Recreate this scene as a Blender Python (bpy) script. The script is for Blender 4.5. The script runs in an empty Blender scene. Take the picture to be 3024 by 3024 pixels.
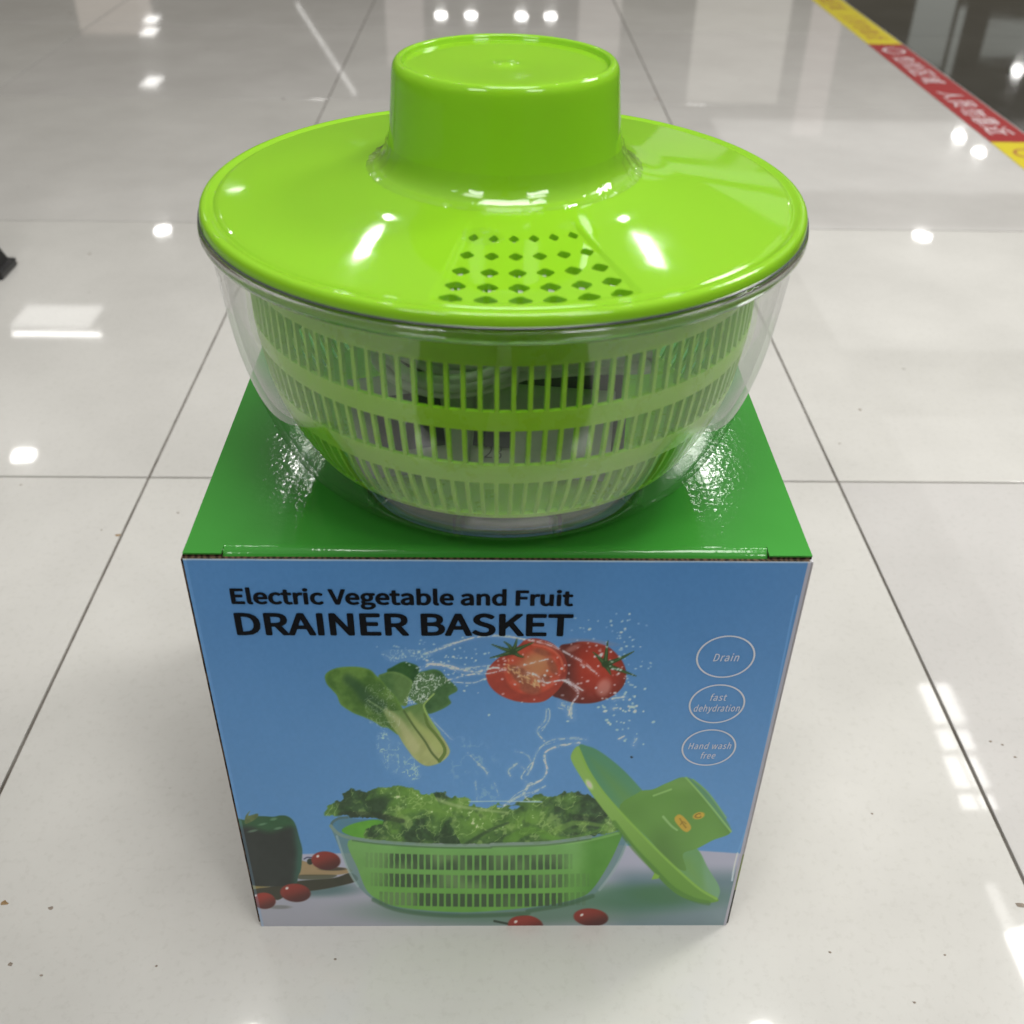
import bpy, bmesh, math, random
import numpy as np
from mathutils import Vector, Matrix
from mathutils.geometry import delaunay_2d_cdt

random.seed(7); RNG = np.random.default_rng(7)
scene = bpy.context.scene
col = scene.collection

# ------------------------------------------------------------------ camera
F_PX, YAW, PITCH, ROLL = 3105.6, -0.025065, 0.629245, 0.020415
CAM = np.array([0.29585, -0.756957, 0.516226])
def cam_axes():
    cy, sy = math.cos(YAW), math.sin(YAW)
    fwd = np.array([-sy*math.cos(PITCH), cy*math.cos(PITCH), -math.sin(PITCH)])
    r0 = np.array([cy, sy, 0.]); u0 = np.cross(r0, fwd)
    r = math.cos(ROLL)*r0+math.sin(ROLL)*u0
    u = -math.sin(ROLL)*r0+math.cos(ROLL)*u0
    return r, u, fwd
R_, U_, W_ = cam_axes()
cd = bpy.data.cameras.new('camera'); cam = bpy.data.objects.new('camera', cd); col.objects.link(cam)
m = Matrix.Identity(4)
for i in range(3):
    m[i][0], m[i][1], m[i][2], m[i][3] = R_[i], U_[i], -W_[i], CAM[i]
cam.matrix_world = m
cd.sensor_width = 36.0; cd.sensor_fit = 'HORIZONTAL'; cd.lens = 36*F_PX/3024
cd.clip_start = 0.02; cd.clip_end = 200
cd.dof.use_dof = True; cd.dof.focus_distance = 0.50; cd.dof.aperture_fstop = 13.0
scene.camera = cam

# ------------------------------------------------------------------ light
world = bpy.data.worlds.new('World'); scene.world = world; world.use_nodes = True
wn = world.node_tree; wn.nodes.clear()
wo = wn.nodes.new('ShaderNodeOutputWorld'); bg = wn.nodes.new('ShaderNodeBackground')
tc = wn.nodes.new('ShaderNodeTexCoord'); sx = wn.nodes.new('ShaderNodeSeparateXYZ'); rp = wn.nodes.new('ShaderNodeValToRGB')
wn.links.new(tc.outputs['Generated'], sx.inputs[0]); wn.links.new(sx.outputs['Z'], rp.inputs[0])
wn.links.new(rp.outputs[0], bg.inputs[0]); wn.links.new(bg.outputs[0], wo.inputs[0])
cr = rp.color_ramp
cr.elements[0].position = 0.0; cr.elements[0].color = (.090, .080, .058, 1)
cr.elements[1].position = 1.0; cr.elements[1].color = (.36, .36, .35, 1)
e = cr.elements.new(.30); e.color = (.14, .128, .102, 1)
e = cr.elements.new(.62); e.color = (.26, .256, .243, 1)
bg.inputs[1].default_value = 1.0

LAMP_Z = 3.2
def lamp(x, y, sx_, sy_, radiance, shape='RECTANGLE', c=(1, .985, .955), z=LAMP_Z, rot=(0, 0, 0)):
    l = bpy.data.lights.new('hall_or_fill_lamp', 'AREA'); l.shape = shape; l.size = sx_
    if shape in ('RECTANGLE', 'ELLIPSE'): l.size_y = sy_
    area = sx_*sy_ if shape == 'RECTANGLE' else math.pi*sx_*sy_/4
    l.energy = radiance*math.pi*area; l.color = c
    o = bpy.data.objects.new('hall_or_fill_lamp', l); o.location = (x, y, z); o.rotation_euler = rot; col.objects.link(o)
    return o
# two big downlights over the box, two long troffers behind it, a barred skylight strip on the right
for x in (-.55, 1.28): lamp(x, 1.152, .12, .12, 60, 'DISK')
for x in (-.68, 1.45): lamp(x, 4.12, .11, .40, 34)
lamp(-2.35, 16.6, 0.05, 6.2, 1.2, rot=(0, 0, math.atan2(1.15, 4.07)))
for i, (y0, y1) in enumerate(((2.16, 2.24), (2.28, 2.46), (2.50, 2.62), (2.66, 2.92))):
    for k in (0, 1): lamp(2.40+k*.085+(y0-2.16)*.09, (y0+y1)/2, .07, y1-y0, 7)
lamp(2.34, 1.66, .05, .26, 3.4); lamp(2.56, 1.6, .14, .5, 1.3)
for x in (-.60, -.09, .77, 1.27): lamp(x, 18.7, .20, .34, 22, 'ELLIPSE')
for x, y, s in ((-2.79, 8.8, .15), (4.40, 8.86, .16)): lamp(x, y, s, s*1.5, 18, 'ELLIPSE')
lamp(-2.69, 4.93, .13, .11, 40)
lamp(-3.05, 6.64, .68, .05, 12); lamp(-3.15, 6.95, .62, .4, 1.8)
for x, y in ((5.92, 12.1), (5.94, 11.5), (7.97, 15.4)): lamp(x, y, .13, .2, 50, 'ELLIPSE')
for x, y in ((-5.3, 18.0), (-5.1, 17.1), (-4.28, 14.1)): lamp(x, y, .22, .5, 3)

# unseen fill lamps added overhead, right and behind the camera, and the bright lit ceiling of the hall on the right
lamp(.40, -.56, .9, .7, 11, z=2.1)
lamp(1.95, .55, .6, .6, 23, z=1.9, rot=(0, math.radians(30), 0))
for x, L_ in ((-1.2, 12), (1.8, 14)): lamp(x, -2.5, 1.0, .6, L_, z=2.9, rot=(math.radians(35), 0, 0))
# far lit shop fronts mirrored in the floor; warm ones invented for the reflections
for x0, x1, z0, z1, L_, c_ in ((4.27, 4.65, 1.0, 1.95, .30, (.93, 1, .95)), (4.69, 4.76, 1.4, 2.05, .30, (.93, 1, .95)), (5.0, 5.7, 1.5, 1.84, .26, (.93, 1, .95)), (-.72, -.36, .9, 2.0, .24, (1, .9, .85)), (1.1, 1.5, .8, 1.9, .26, (1, .92, .86)), (2.2, 3.1, .9, 2.3, .30, (1, .95, .86)), (3.3, 3.6, .9, 2.6, .24, (1, .85, .82)), (-3.6, -2.9, 1.0, 1.75, .30, (1, .86, .75))):
    lamp((x0+x1)/2, 10.0, x1-x0, z1-z0, L_, z=(z0+z1)/2, rot=(math.radians(-90), 0, 0), c=c_)
for k in range(3): lamp(5.2, 4.2+k*3.6, 4.4, 2.6, .36)

vs = scene.view_settings
vs.view_transform = 'Standard'; vs.look = 'None'; vs.gamma = 1; vs.exposure = 0.18; vs.use_curve_mapping = False
cy_ = scene.cycles
cy_.transparent_max_bounces = 40; cy_.max_bounces = 14; cy_.transmission_bounces = 12; cy_.glossy_bounces = 6
cy_.use_denoising = True; cy_.sample_clamp_indirect = 6

# ------------------------------------------------------------------ helpers
def lin(c):
    c = np.asarray(c, float)/255.0
    return np.where(c <= .04045, c/12.92, ((c+.055)/1.055)**2.4)
def mat(name, base=(.5, .5, .5), rough=.4, spec=.5, ior=1.5, **kw):
    m = bpy.data.materials.new(name); m.use_nodes = True
    b = m.node_tree.nodes['Principled BSDF']
    b.inputs['Base Color'].default_value = (*base, 1); b.inputs['Roughness'].default_value = rough
    b.inputs['IOR'].default_value = ior; b.inputs['Specular IOR Level'].default_value = spec
    for k, v in kw.items(): b.inputs[k].default_value = v
    return m
def nodes(m): return m.node_tree, m.node_tree.nodes['Principled BSDF']
def noise(nt, scale, detail=4, rough=.55, coord='Object', vec=None):
    n = nt.nodes.new('ShaderNodeTexNoise'); n.inputs['Scale'].default_value = scale
    n.inputs['Detail'].default_value = detail; n.inputs['Roughness'].default_value = rough
    if vec is None:
        t = nt.nodes.new('ShaderNodeTexCoord'); vec = t.outputs[coord]
    nt.links.new(vec, n.inputs['Vector']); return n
def ramp(nt, src, stops):
    r = nt.nodes.new('ShaderNodeValToRGB'); cr = r.color_ramp
    while len(cr.elements) < len(stops): cr.elements.new(.5)
    for el, (p, c) in zip(cr.elements, stops): el.position = p; el.color = (*c, 1) if len(c) == 3 else c
    nt.links.new(src, r.inputs[0]); return r
def bump(nt, b, src, strength, dist):
    bp = nt.nodes.new('ShaderNodeBump'); bp.inputs['Strength'].default_value = strength; bp.inputs['Distance'].default_value = dist
    nt.links.new(src, bp.inputs['Height']); nt.links.new(bp.outputs[0], b.inputs['Normal']); return bp

def mesh_from(name, verts, faces, smooth=False):
    me = bpy.data.meshes.new(name); me.from_pydata([tuple(v) for v in verts], [], [tuple(f) for f in faces]); me.update()
    if smooth: me.polygons.foreach_set('use_smooth', [True]*len(me.polygons))
    return me
def link(name, me, material=None, parent=None, loc=(0, 0, 0), rot=(0, 0, 0)):
    o = bpy.data.objects.new(name, me); col.objects.link(o); o.location = loc; o.rotation_euler = rot
    if material is not None:
        if len(me.materials) == 0: me.materials.append(material)
    if parent is not None: o.parent = parent
    return o
def empty(name, label, cat, loc=(0, 0, 0), rot=(0, 0, 0), group=None):
    o = bpy.data.objects.new(name, None); col.objects.link(o); o.location = loc; o.rotation_euler = rot
    o.empty_display_size = .05; o['label'] = label; o['category'] = cat
    if group: o['group'] = group
    return o
def box_geo(x0, x1, y0, y1, z0, z1):
    v = [(x0, y0, z0), (x1, y0, z0), (x1, y1, z0), (x0, y1, z0), (x0, y0, z1), (x1, y0, z1), (x1, y1, z1), (x0, y1, z1)]
    f = [(3, 2, 1, 0), (4, 5, 6, 7), (0, 1, 5, 4), (1, 2, 6, 5), (2, 3, 7, 6), (3, 0, 4, 7)]
    return v, f
def box_mesh(name, x0, x1, y0, y1, z0, z1, bevel=0):
    me = mesh_from(name, *box_geo(x0, x1, y0, y1, z0, z1))
    if bevel:
        bm = bmesh.new(); bm.from_mesh(me)
        bmesh.ops.bevel(bm, geom=bm.edges[:], offset=bevel, segments=2, profile=.6, affect='EDGES', clamp_overlap=True)
        bm.to_mesh(me); bm.free()
    return me
def lathe(name, prof, n=192, closed=False, smooth=True, sharp=None):
    """surface of revolution about z; prof = [(r, z)], ordered so that normals point out when going up outside"""
    prof = [(max(r, 0), z) for r, z in prof]; k = len(prof); verts = []; faces = []
    for r, z in prof:
        for i in range(n):
            a = 2*math.pi*i/n; verts.append((r*math.cos(a), r*math.sin(a), z))
    rng = range(k) if closed else range(k-1)
    for j in rng:
        j2 = (j+1) % k
        for i in range(n):
            i2 = (i+1) % n
            faces.append((j*n+i, j*n+i2, j2*n+i2, j2*n+i))
    me = mesh_from(name, verts, faces, smooth)
    bm = bmesh.new(); bm.from_mesh(me); bmesh.ops.remove_doubles(bm, verts=bm.verts, dist=1e-6)
    if sharp:
        for ed in bm.edges:
            if len(ed.link_faces) == 2 and ed.calc_face_angle(0) > sharp: ed.smooth = False
    bm.to_mesh(me); bm.free()
    return me
def spline(pts, per=8, closed=False):
    P = np.asarray(pts, float); n = len(P); out = []
    rng = n if closed else n-1
    for i in range(rng):
        if closed: p0, p1, p2, p3 = P[i-1], P[i], P[(i+1) % n], P[(i+2) % n]
        else: p0, p1, p2, p3 = P[max(i-1, 0)], P[i], P[i+1], P[min(i+2, n-1)]
        for t in np.linspace(0, 1, per, endpoint=False):
            out.append(.5*((2*p1)+(-p0+p2)*t+(2*p0-5*p1+4*p2-p3)*t*t+(-p0+3*p1-3*p2+p3)*t**3))
    if not closed: out.append(P[-1])
    return np.array(out)
def tube(name, pts, rad, seg=10, cap=True):
    P = np.asarray(pts, float); n = len(P); rad = np.broadcast_to(rad, (n,))
    T = np.gradient(P, axis=0); T /= np.linalg.norm(T, axis=1)[:, None]+1e-12
    N = np.cross(T[0], (0, 0, 1)); N = N/np.linalg.norm(N) if np.linalg.norm(N) > 1e-6 else np.array((1., 0, 0))
    verts = []; faces = []
    for i in range(n):
        N = N-T[i]*(N@T[i]); N /= np.linalg.norm(N); B = np.cross(T[i], N)
        for k in range(seg):
            a = 2*math.pi*k/seg; verts.append(P[i]+rad[i]*(math.cos(a)*N+math.sin(a)*B))
    for i in range(n-1):
        for k in range(seg):
            k2 = (k+1) % seg; faces.append((i*seg+k, i*seg+k2, (i+1)*seg+k2, (i+1)*seg+k))
    if cap: faces.append(tuple(range(seg))[::-1]); faces.append(tuple((n-1)*seg+k for k in range(seg)))
    return mesh_from(name, verts, faces, True)
FONT = None
try:
    import os
    FONT = bpy.data.fonts.load(os.path.join(bpy.utils.system_resource('DATAFILES'), 'fonts', 'Noto Sans CJK Regular.woff2'))
except Exception: FONT = None
def glyphs(text, shear=0., bold=0., spacing=1.):
    """text -> (verts Nx2 in em, faces, cap height)"""
    def one(t):
        c = bpy.data.curves.new('t', 'FONT'); c.body = t
        if FONT is not None: c.font = FONT
        c.shear = shear; c.offset = bold; c.space_character = spacing
        c.resolution_u = 4; c.fill_mode = 'FRONT'
        o = bpy.data.objects.new('t', c); col.objects.link(o)
        bpy.context.view_layer.update()
        me = bpy.data.meshes.new_from_object(o.evaluated_get(bpy.context.evaluated_depsgraph_get()))
        v = np.array([x.co[:] for x in me.vertices]).reshape(-1, 3); f = [tuple(p.vertices) for p in me.polygons]
        bpy.data.objects.remove(o); bpy.data.curves.remove(c); bpy.data.meshes.remove(me)
        return v[:, :2] if len(v) else np.zeros((0, 2)), f
    v, f = one(text); h, _ = one('E')
    return v, f, h[:, 1].max()-h[:, 1].min(), h[:, 1].min()
def lettering(name, text, place, width, cap, material, parent, shear=0., bold=0., spacing=1., cx=False, keep=False, fat=0., step=(0, -3e-6, 0)):
    """place(a, b) -> 3D point; the text is scaled to the given width (m) and cap height (m)"""
    v, f, ch, base = glyphs(text, shear, 0., spacing)
    if len(v) == 0: return None
    x0, x1 = v[:, 0].min(), v[:, 0].max(); sx_ = width/(x1-x0) if not keep else cap/ch; sy_ = cap/ch
    a = (v[:, 0]-x0)*sx_; bb = (v[:, 1]-base)*sy_
    if cx: a -= (x1-x0)*sx_/2
    V = []; FF = []; n_ = 12 if fat else 1                    # heavier strokes: the outline is repeated around a small circle
    if fat: a = fat+a*(width-2*fat)/width; bb = fat*.8+bb*(cap-1.6*fat)/cap
    for k_ in range(n_):
        dx, dy = (fat*math.cos(2*math.pi*k_/n_), fat*.8*math.sin(2*math.pi*k_/n_)) if fat else (0, 0)
        o_ = len(V)
        for p, q in zip(a, bb):
            P_ = place(p+dx, q+dy); V.append((P_[0]+step[0]*k_, P_[1]+step[1]*k_, P_[2]+step[2]*k_))
        FF += [tuple(i+o_ for i in t_) for t_ in f]
    me = mesh_from(name, V, FF)
    return link(name, me, material, parent)

def glyph_fit(name, ch, place, material, parent):
    v, f, _, _ = glyphs(ch)
    if len(v) == 0: return None
    lo, hi = v.min(0), v.max(0); q = (v-lo)/(hi-lo)
    return link(name, mesh_from(name, [place(a, b) for a, b in q], f), material, parent)

# ------------------------------------------------------------------ floor
def stone_mat(name, c1, c2, speck, rough):
    m = mat(name, c1, rough, .5); nt, b = nodes(m)
    tcn = nt.nodes.new('ShaderNodeTexCoord'); oi = nt.nodes.new('ShaderNodeObjectInfo')
    geo = nt.nodes.new('ShaderNodeNewGeometry')
    n1 = noise(nt, 5.5, 5, .6, vec=geo.outputs['Position']); r1 = ramp(nt, n1.outputs[0], [(.36, c1), (.66, c2)])
    n2 = noise(nt, 210, 3, .65, vec=geo.outputs['Position'])
    r2 = ramp(nt, n2.outputs[0], [(.32, (.80, .79, .77)), (.47, (1, 1, 1))])
    mx = nt.nodes.new('ShaderNodeMix'); mx.data_type = 'RGBA'; mx.blend_type = 'MULTIPLY'; mx.inputs[0].default_value = .28
    nt.links.new(r1.outputs[0], mx.inputs[6]); nt.links.new(r2.outputs[0], mx.inputs[7])
    # sparse dirt specks
    n3 = noise(nt, 46, 2, .5, vec=geo.outputs['Position']); r3 = ramp(nt, n3.outputs[0], [(.205, speck), (.235, (1, 1, 1))])
    mx2 = nt.nodes.new('ShaderNodeMix'); mx2.data_type = 'RGBA'; mx2.blend_type = 'MULTIPLY'; mx2.inputs[0].default_value = .8
    nt.links.new(mx.outputs[2], mx2.inputs[6]); nt.links.new(r3.outputs[0], mx2.inputs[7])
    mpn = nt.nodes.new('ShaderNodeMapping'); mpn.inputs['Scale'].default_value = (4, 46, 1); mpn.inputs['Rotation'].default_value = (0, 0, .5); nt.links.new(geo.outputs['Position'], mpn.inputs[0])
    ns = noise(nt, 1.6, 5, .7, vec=mpn.outputs[0]); rs_ = ramp(nt, ns.outputs[0], [(.27, (.86, .85, .84)), (.34, (1, 1, 1))])   # long scuffs
    mx4 = nt.nodes.new('ShaderNodeMix'); mx4.data_type = 'RGBA'; mx4.blend_type = 'MULTIPLY'; mx4.inputs[0].default_value = .8
    nt.links.new(mx2.outputs[2], mx4.inputs[6]); nt.links.new(rs_.outputs[0], mx4.inputs[7]); mx2 = mx4
    # tone of each slab
    rt = ramp(nt, oi.outputs['Random'], [(0, (.90, .885, .895)), (1, (1, .995, .975))])
    mx3 = nt.nodes.new('ShaderNodeMix'); mx3.data_type = 'RGBA'; mx3.blend_type = 'MULTIPLY'; mx3.inputs[0].default_value = 1
    nt.links.new(mx2.outputs[2], mx3.inputs[6]); nt.links.new(rt.outputs[0], mx3.inputs[7])
    nt.links.new(mx3.outputs[2], b.inputs['Base Color'])
    nr = noise(nt, 14, 4, .6, vec=geo.outputs['Position'])
    rr = ramp(nt, nr.outputs[0], [(.35, (rough,)*3), (.7, (rough*2.0,)*3)]); nt.links.new(rr.outputs[0], b.inputs['Roughness'])
    return m
M_tile = stone_mat('polished_white_porcelain', (.525, .518, .498), (.59, .583, .562), (.25, .22, .18), .022)
M_dark = stone_mat('polished_dark_stone', (.020, .020, .018), (.034, .034, .031), (.5, .5, .5), .03)
for m_ in (M_tile,): bb_ = nodes(m_)[1]; bb_.inputs['Coat Weight'].default_value = .22; bb_.inputs['Coat Roughness'].default_value = .16
M_grout = mat('grey_grout', (.14, .125, .11), .85, .2)
nt, b = nodes(M_grout); nt.links.new(ramp(nt, noise(nt, 22, 4).outputs[0], [(.35, (.10, .085, .07)), (.65, (.20, .185, .165))]).outputs[0], b.inputs['Base Color'])
T = .6; G = .0011
floor = link('floor', box_mesh('floor', -3.0, 4.2, -1.8, 5.4, -.03, -.0018), M_grout)
floor['kind'] = 'structure'
tile_me = box_mesh('white_tile', G, T-G, G, T-G, -.010, 0, .0006); tile_me.materials.append(M_tile)
dark_me = box_mesh('dark_tile', G*.4, T-G*.4, G*.4, T-G*.4, -.010, 0, .0004); dark_me.materials.append(M_dark)
for i in range(-5, 7):
    for j in range(-3, 9):
        white = i < 2
        link('white_tile' if white else 'dark_tile', tile_me if white else dark_me, None, floor, (i*T, j*T, 0))

def floor_pt(x, y):
    d_ = W_+R_*(x-1512)/F_PX-U_*(y-1512)/F_PX; t_ = -CAM[2]/d_[2]; return CAM+d_*t_
M_dirt = mat('dark_grit', (.27, .23, .19), .8, .2); M_dirt2 = mat('tan_crumb', (.30, .20, .10), .8, .2)
for k, (x, y, s_, mm) in enumerate(((14, 2668, 2.4, 1), (150, 2682, 1.6, 0), (30, 2848, 1.7, 0), (462, 2853, .9, 0), (122, 2880, .9, 0), (2450, 2812, 1.0, 0), (2575, 2403, .9, 0), (2998, 2236, 1.2, 0), (2925, 2190, 1.4, 0), (2960, 2200, 1.0, 0), (3012, 2672, 2.6, 0), (1938, 292, 5.0, 0), (350, 1580, 2.6, 1), (62, 1432, 1.2, 0), (525, 1515, 1.2, 0), (990, 2832, .9, 0), (2700, 2960, 1.0, 0), (2790, 2820, .8, 0), (300, 1565, 1.0, 0), (2540, 1210, 2.0, 0), (2480, 1310, 1.6, 0), (50, 775, 2.4, 0), (265, 750, 2.6, 0))):
    P = floor_pt(x, y); r_ = np.random.default_rng(k); n = 7
    v = [(s_*.001*r_.uniform(.6, 1.2)*math.cos(2*math.pi*i/n), s_*.001*r_.uniform(.4, 1.0)*math.sin(2*math.pi*i/n), 0) for i in range(n)]+[(0, 0, s_*.00035)]
    s_ *= .65; link('grit', mesh_from('grit', v, [(i, (i+1) % n, n) for i in range(n)]), M_dirt2 if mm else M_dirt, floor, (P[0], P[1], .0001))

# ------------------------------------------------------------------ floor tape
M_yel = mat('yellow_tape', (.60, .50, .02), .5, .2); M_red = mat('red_tape', (.30, .022, .024), .5, .2)
M_wht = mat('white_ink', (.72, .68, .70), .35); M_brn = mat('brown_red_ink', (.36, .10, .02), .4)
tape = empty('floor_tape', 'yellow and red lettered warning tape along the edge of the dark floor', 'floor tape', (1.118, 0, 0))
TW = .077; SEG = .707
def tape_text(y_start, txt, material, step=.056):
    for k, ch in enumerate(txt):
        if ch == ' ': continue
        yy = y_start-k*step
        glyph_fit('lettering', ch, lambda a, b, yy=yy: (.016+b*.044, yy-a*.047, .0008), material, tape)
for k in range(-2, 6):
    y1 = 1.705+SEG*k; red = (k % 2 == 0)
    link('red_segment' if red else 'yellow_segment', box_mesh('tape', 0, TW, y1-SEG+.0004, y1-.0004, 0.0001, .0006), M_red if red else M_yel, tape)
    ink = M_wht if red else M_brn
    tape_text(y1-.115, '危险区域 人员勿靠近', ink)
    ring = spline([(.039+.024*math.cos(a), y1-.062+.026*math.sin(a)) for a in np.linspace(0, 2*math.pi, 12, endpoint=False)], 4, True)
    v = [(x, y, .0008) for x, y in ring]+[(.039+(x-.039)*.78, y1-.062+(y-y1+.062)*.78, .0008) for x, y in ring]; n = len(ring)
    link('logo_ring', mesh_from('ring', v, [(i, (i+1) % n, n+(i+1) % n, n+i) for i in range(n)]), ink, tape)

# ------------------------------------------------------------------ carton
X0, YF, BW, BD, HB = .1736, -.4286, .2514, .250, .2533
HT = .2545                                     # top face of the closed flap
carton = empty('carton', 'square blue and green printed cardboard carton standing on the white tiles', 'carton', (X0+BW/2, YF+BD/2, 0))
OX, OY = X0+BW/2, YF+BD/2
def on_front(u, w, d=0.): return (X0+u-OX, YF-d-OY, w)     # carton-local point on the front panel
def px_of(P):
    d = np.asarray(P)-CAM; z = d@W_
    return 1512+F_PX*(d@R_)/z, 1512-F_PX*(d@U_)/z
# plane homography: print layout (px of the artwork plan) <-> panel metres
_c = [(0, 0), (BW, 0), (BW, HB), (0, HB)]
_A = []
for (u, w) in _c:
    x, y = px_of(np.array([X0+u, YF, w])); _A += [[u, w, 1, 0, 0, 0, -x*u, -x*w, -x], [0, 0, 0, u, w, 1, -y*u, -y*w, -y]]
HM = np.linalg.svd(np.array(_A))[2][-1].reshape(3, 3); HI = np.linalg.inv(HM)
def to_uv(x, y):
    q = HI@np.array([x, y, 1.]); return q[0]/q[2], q[1]/q[2]

M_kraft = mat('raw_corrugated_board', (.085, .055, .036), .9, .1)
nt, b = nodes(M_kraft); wv = nt.nodes.new('ShaderNodeTexWave'); wv.inputs['Scale'].default_value = 120; wv.inputs['Distortion'].default_value = 9
tcn = nt.nodes.new('ShaderNodeTexCoord'); nt.links.new(tcn.outputs['Object'], wv.inputs[0])
nt.links.new(ramp(nt, wv.outputs[0], [(.2, (.03, .02, .014)), (.8, (.11, .072, .046))]).outputs[0], b.inputs['Base Color'])
M_paper = mat('white_coated_board', (.62, .60, .62), .45)
M_green = mat('glossy_green_print', (.035, .25, .032), .08, .5)
nt, b = nodes(M_green)
n1 = noise(nt, 90, 3, .6); n2 = noise(nt, 380, 2, .5); ad = nt.nodes.new('ShaderNodeMath'); ad.operation = 'ADD'
nt.links.new(n1.outputs[0], ad.inputs[0]); nt.links.new(n2.outputs[0], ad.inputs[1]); bump(nt, b, ad.outputs[0], .085, .0008)
n3 = noise(nt, 9, 3, .5); nt.links.new(ramp(nt, n3.outputs[0], [(.35, (.040, .255, .030)), (.7, (.052, .295, .043))]).outputs[0], b.inputs['Base Color'])

# --- painted artwork of the front panel
NX, NZ = 660, 470
uu, ww = np.meshgrid(np.linspace(0, BW, NX), np.linspace(0, HB, NZ))
den = HM[2, 0]*uu+HM[2, 1]*ww+HM[2, 2]
X = (HM[0, 0]*uu+HM[0, 1]*ww+HM[0, 2])/den; Y = (HM[1, 0]*uu+HM[1, 1]*ww+HM[1, 2])/den
def vnoise(x, y, seed=0):
    r = np.random.default_rng(seed); g = r.random((257, 257))
    xi = np.floor(x).astype(int); yi = np.floor(y).astype(int); fx = x-xi; fy = y-yi
    fx = fx*fx*(3-2*fx); fy = fy*fy*(3-2*fy); a, c_ = xi % 256, yi % 256
    return (g[c_, a]*(1-fx)+g[c_, a+1]*fx)*(1-fy)+(g[c_+1, a]*(1-fx)+g[c_+1, a+1]*fx)*fy
def fbm(s, seed=0, oct=4, ax=1., x=None, y=None, rot=0.):
    x = X if x is None else x; y = Y if y is None else y
    xr = x*math.cos(rot)-y*math.sin(rot); yr = x*math.sin(rot)+y*math.cos(rot)
    t = 0; a = .5
    for o in range(oct): t = t+a*vnoise(xr/s*ax*2**o, yr/s*2**o, seed+o); a *= .5
    return t/(1-.5**oct)
def sstep(a, b, x): t = np.clip((x-a)/(b-a), 0, 1); return t*t*(3-2*t)
def poly_sd(P, x, y):
    P = np.asarray(P, float); n = len(P); d2 = np.full(x.shape, 1e18); ins = np.zeros(x.shape, bool)
    for i in range(n):
        ax_, ay = P[i]; bx, by = P[(i+1) % n]; ex, ey = bx-ax_, by-ay
        t = np.clip(((x-ax_)*ex+(y-ay)*ey)/(ex*ex+ey*ey+1e-9), 0, 1)
        d2 = np.minimum(d2, (x-ax_-t*ex)**2+(y-ay-t*ey)**2)
        c1 = (ay > y) != (by > y)
        ins ^= c1 & (x < (bx-ax_)*(y-ay)/(by-ay+1e-12)+ax_)
    return np.where(ins, -1, 1)*np.sqrt(d2)
def C(ox, oy, s, pts): return [(ox+a*s, oy+b_*s) for a, b_ in pts]
art = np.zeros((NZ, NX, 3))
def blend(mask, c):
    global art
    c = np.asarray(c, float); art = art*(1-mask[..., None])+(c if c.ndim == 3 else c[None, None])*mask[..., None]
def region(P, pad=6):
    P = np.asarray(P); x0, y0 = P.min(0)-pad; x1, y1 = P.max(0)+pad
    return (X >= x0) & (X <= x1) & (Y >= y0) & (Y <= y1)
def shape(P, soft=2.2, smooth_=True, per=5):
    if smooth_: P = spline(P, per, True)
    m_ = np.zeros(X.shape); sd = np.full(X.shape, 1e3); rg = region(P)
    sd[rg] = poly_sd(P, X[rg], Y[rg]); m_ = 1-sstep(-soft, soft, sd)
    return m_, sd
def ell(cx, cy, rx, ry, rot=0., soft=2.2):
    dx, dy = X-cx, Y-cy; c_, s_ = math.cos(rot), math.sin(rot); a = (dx*c_+dy*s_)/rx; b_ = (-dx*s_+dy*c_)/ry
    r = np.sqrt(a*a+b_*b_); return 1-sstep(1-soft/min(rx, ry), 1+soft/min(rx, ry), r), r, a, b_
def stroke(pts, w0, w1=None, soft=1.6, per=6):
    P = spline(pts, per); w1 = w0 if w1 is None else w1
    m_ = np.zeros(X.shape); rg = region(P, max(w0, w1)+6); x, y = X[rg], Y[rg]; best = np.zeros(x.shape)
    n = len(P)-1
    for i in range(n):
        ax_, ay = P[i]; ex, ey = P[i+1]-P[i]; t = np.clip(((x-ax_)*ex+(y-ay)*ey)/(ex*ex+ey*ey+1e-9), 0, 1)
        d = np.hypot(x-ax_-t*ex, y-ay-t*ey); w = w0+(w1-w0)*(i+t)/n
        best = np.maximum(best, 1-sstep(w-soft*.5, w+soft, d))
    m_[rg] = best; return m_
def mixc(a, b_, t): return np.asarray(a, float)+(np.asarray(b_, float)-np.asarray(a, float))*t[..., None]

# blue ground, white table
base_n = fbm(340, 3, 3)
art[:] = mixc((66, 112, 160), (74, 122, 170), sstep(1650, 2500, Y))
_, r_c, _, _ = ell(1450, 2150, 900, 700); art += ((1-sstep(0, 1.2, r_c))*9)[..., None]*np.array((1, 1, 1.)); art += (base_n-.5)[..., None]*np.array((6, 7, 8)); art += (fbm(9, 8, 2)-.5)[..., None]*4
edge = 2517+(X-1450)*.003
tb = sstep(-3, 3, Y-np.where(X < 1200, 2523-(X-850)*.02, 2497+(X-1850)*.07))
tab = mixc((150, 152, 170), (140, 142, 152), sstep(2500, 2740, Y))
tab = tab+(mixc((84, 108, 118), (104, 122, 128), sstep(2580, 2720, Y))-tab)*(sstep(1750, 1880, X)*sstep(2545, 2610, Y))[..., None]
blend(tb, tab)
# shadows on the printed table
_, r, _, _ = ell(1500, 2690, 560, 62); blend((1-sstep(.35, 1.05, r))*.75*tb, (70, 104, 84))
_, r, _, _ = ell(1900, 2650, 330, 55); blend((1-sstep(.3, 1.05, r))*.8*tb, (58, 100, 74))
_, r, _, _ = ell(930, 2625, 190, 34); blend((1-sstep(.3, 1.0, r))*.75*tb, (62, 92, 92))
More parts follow.
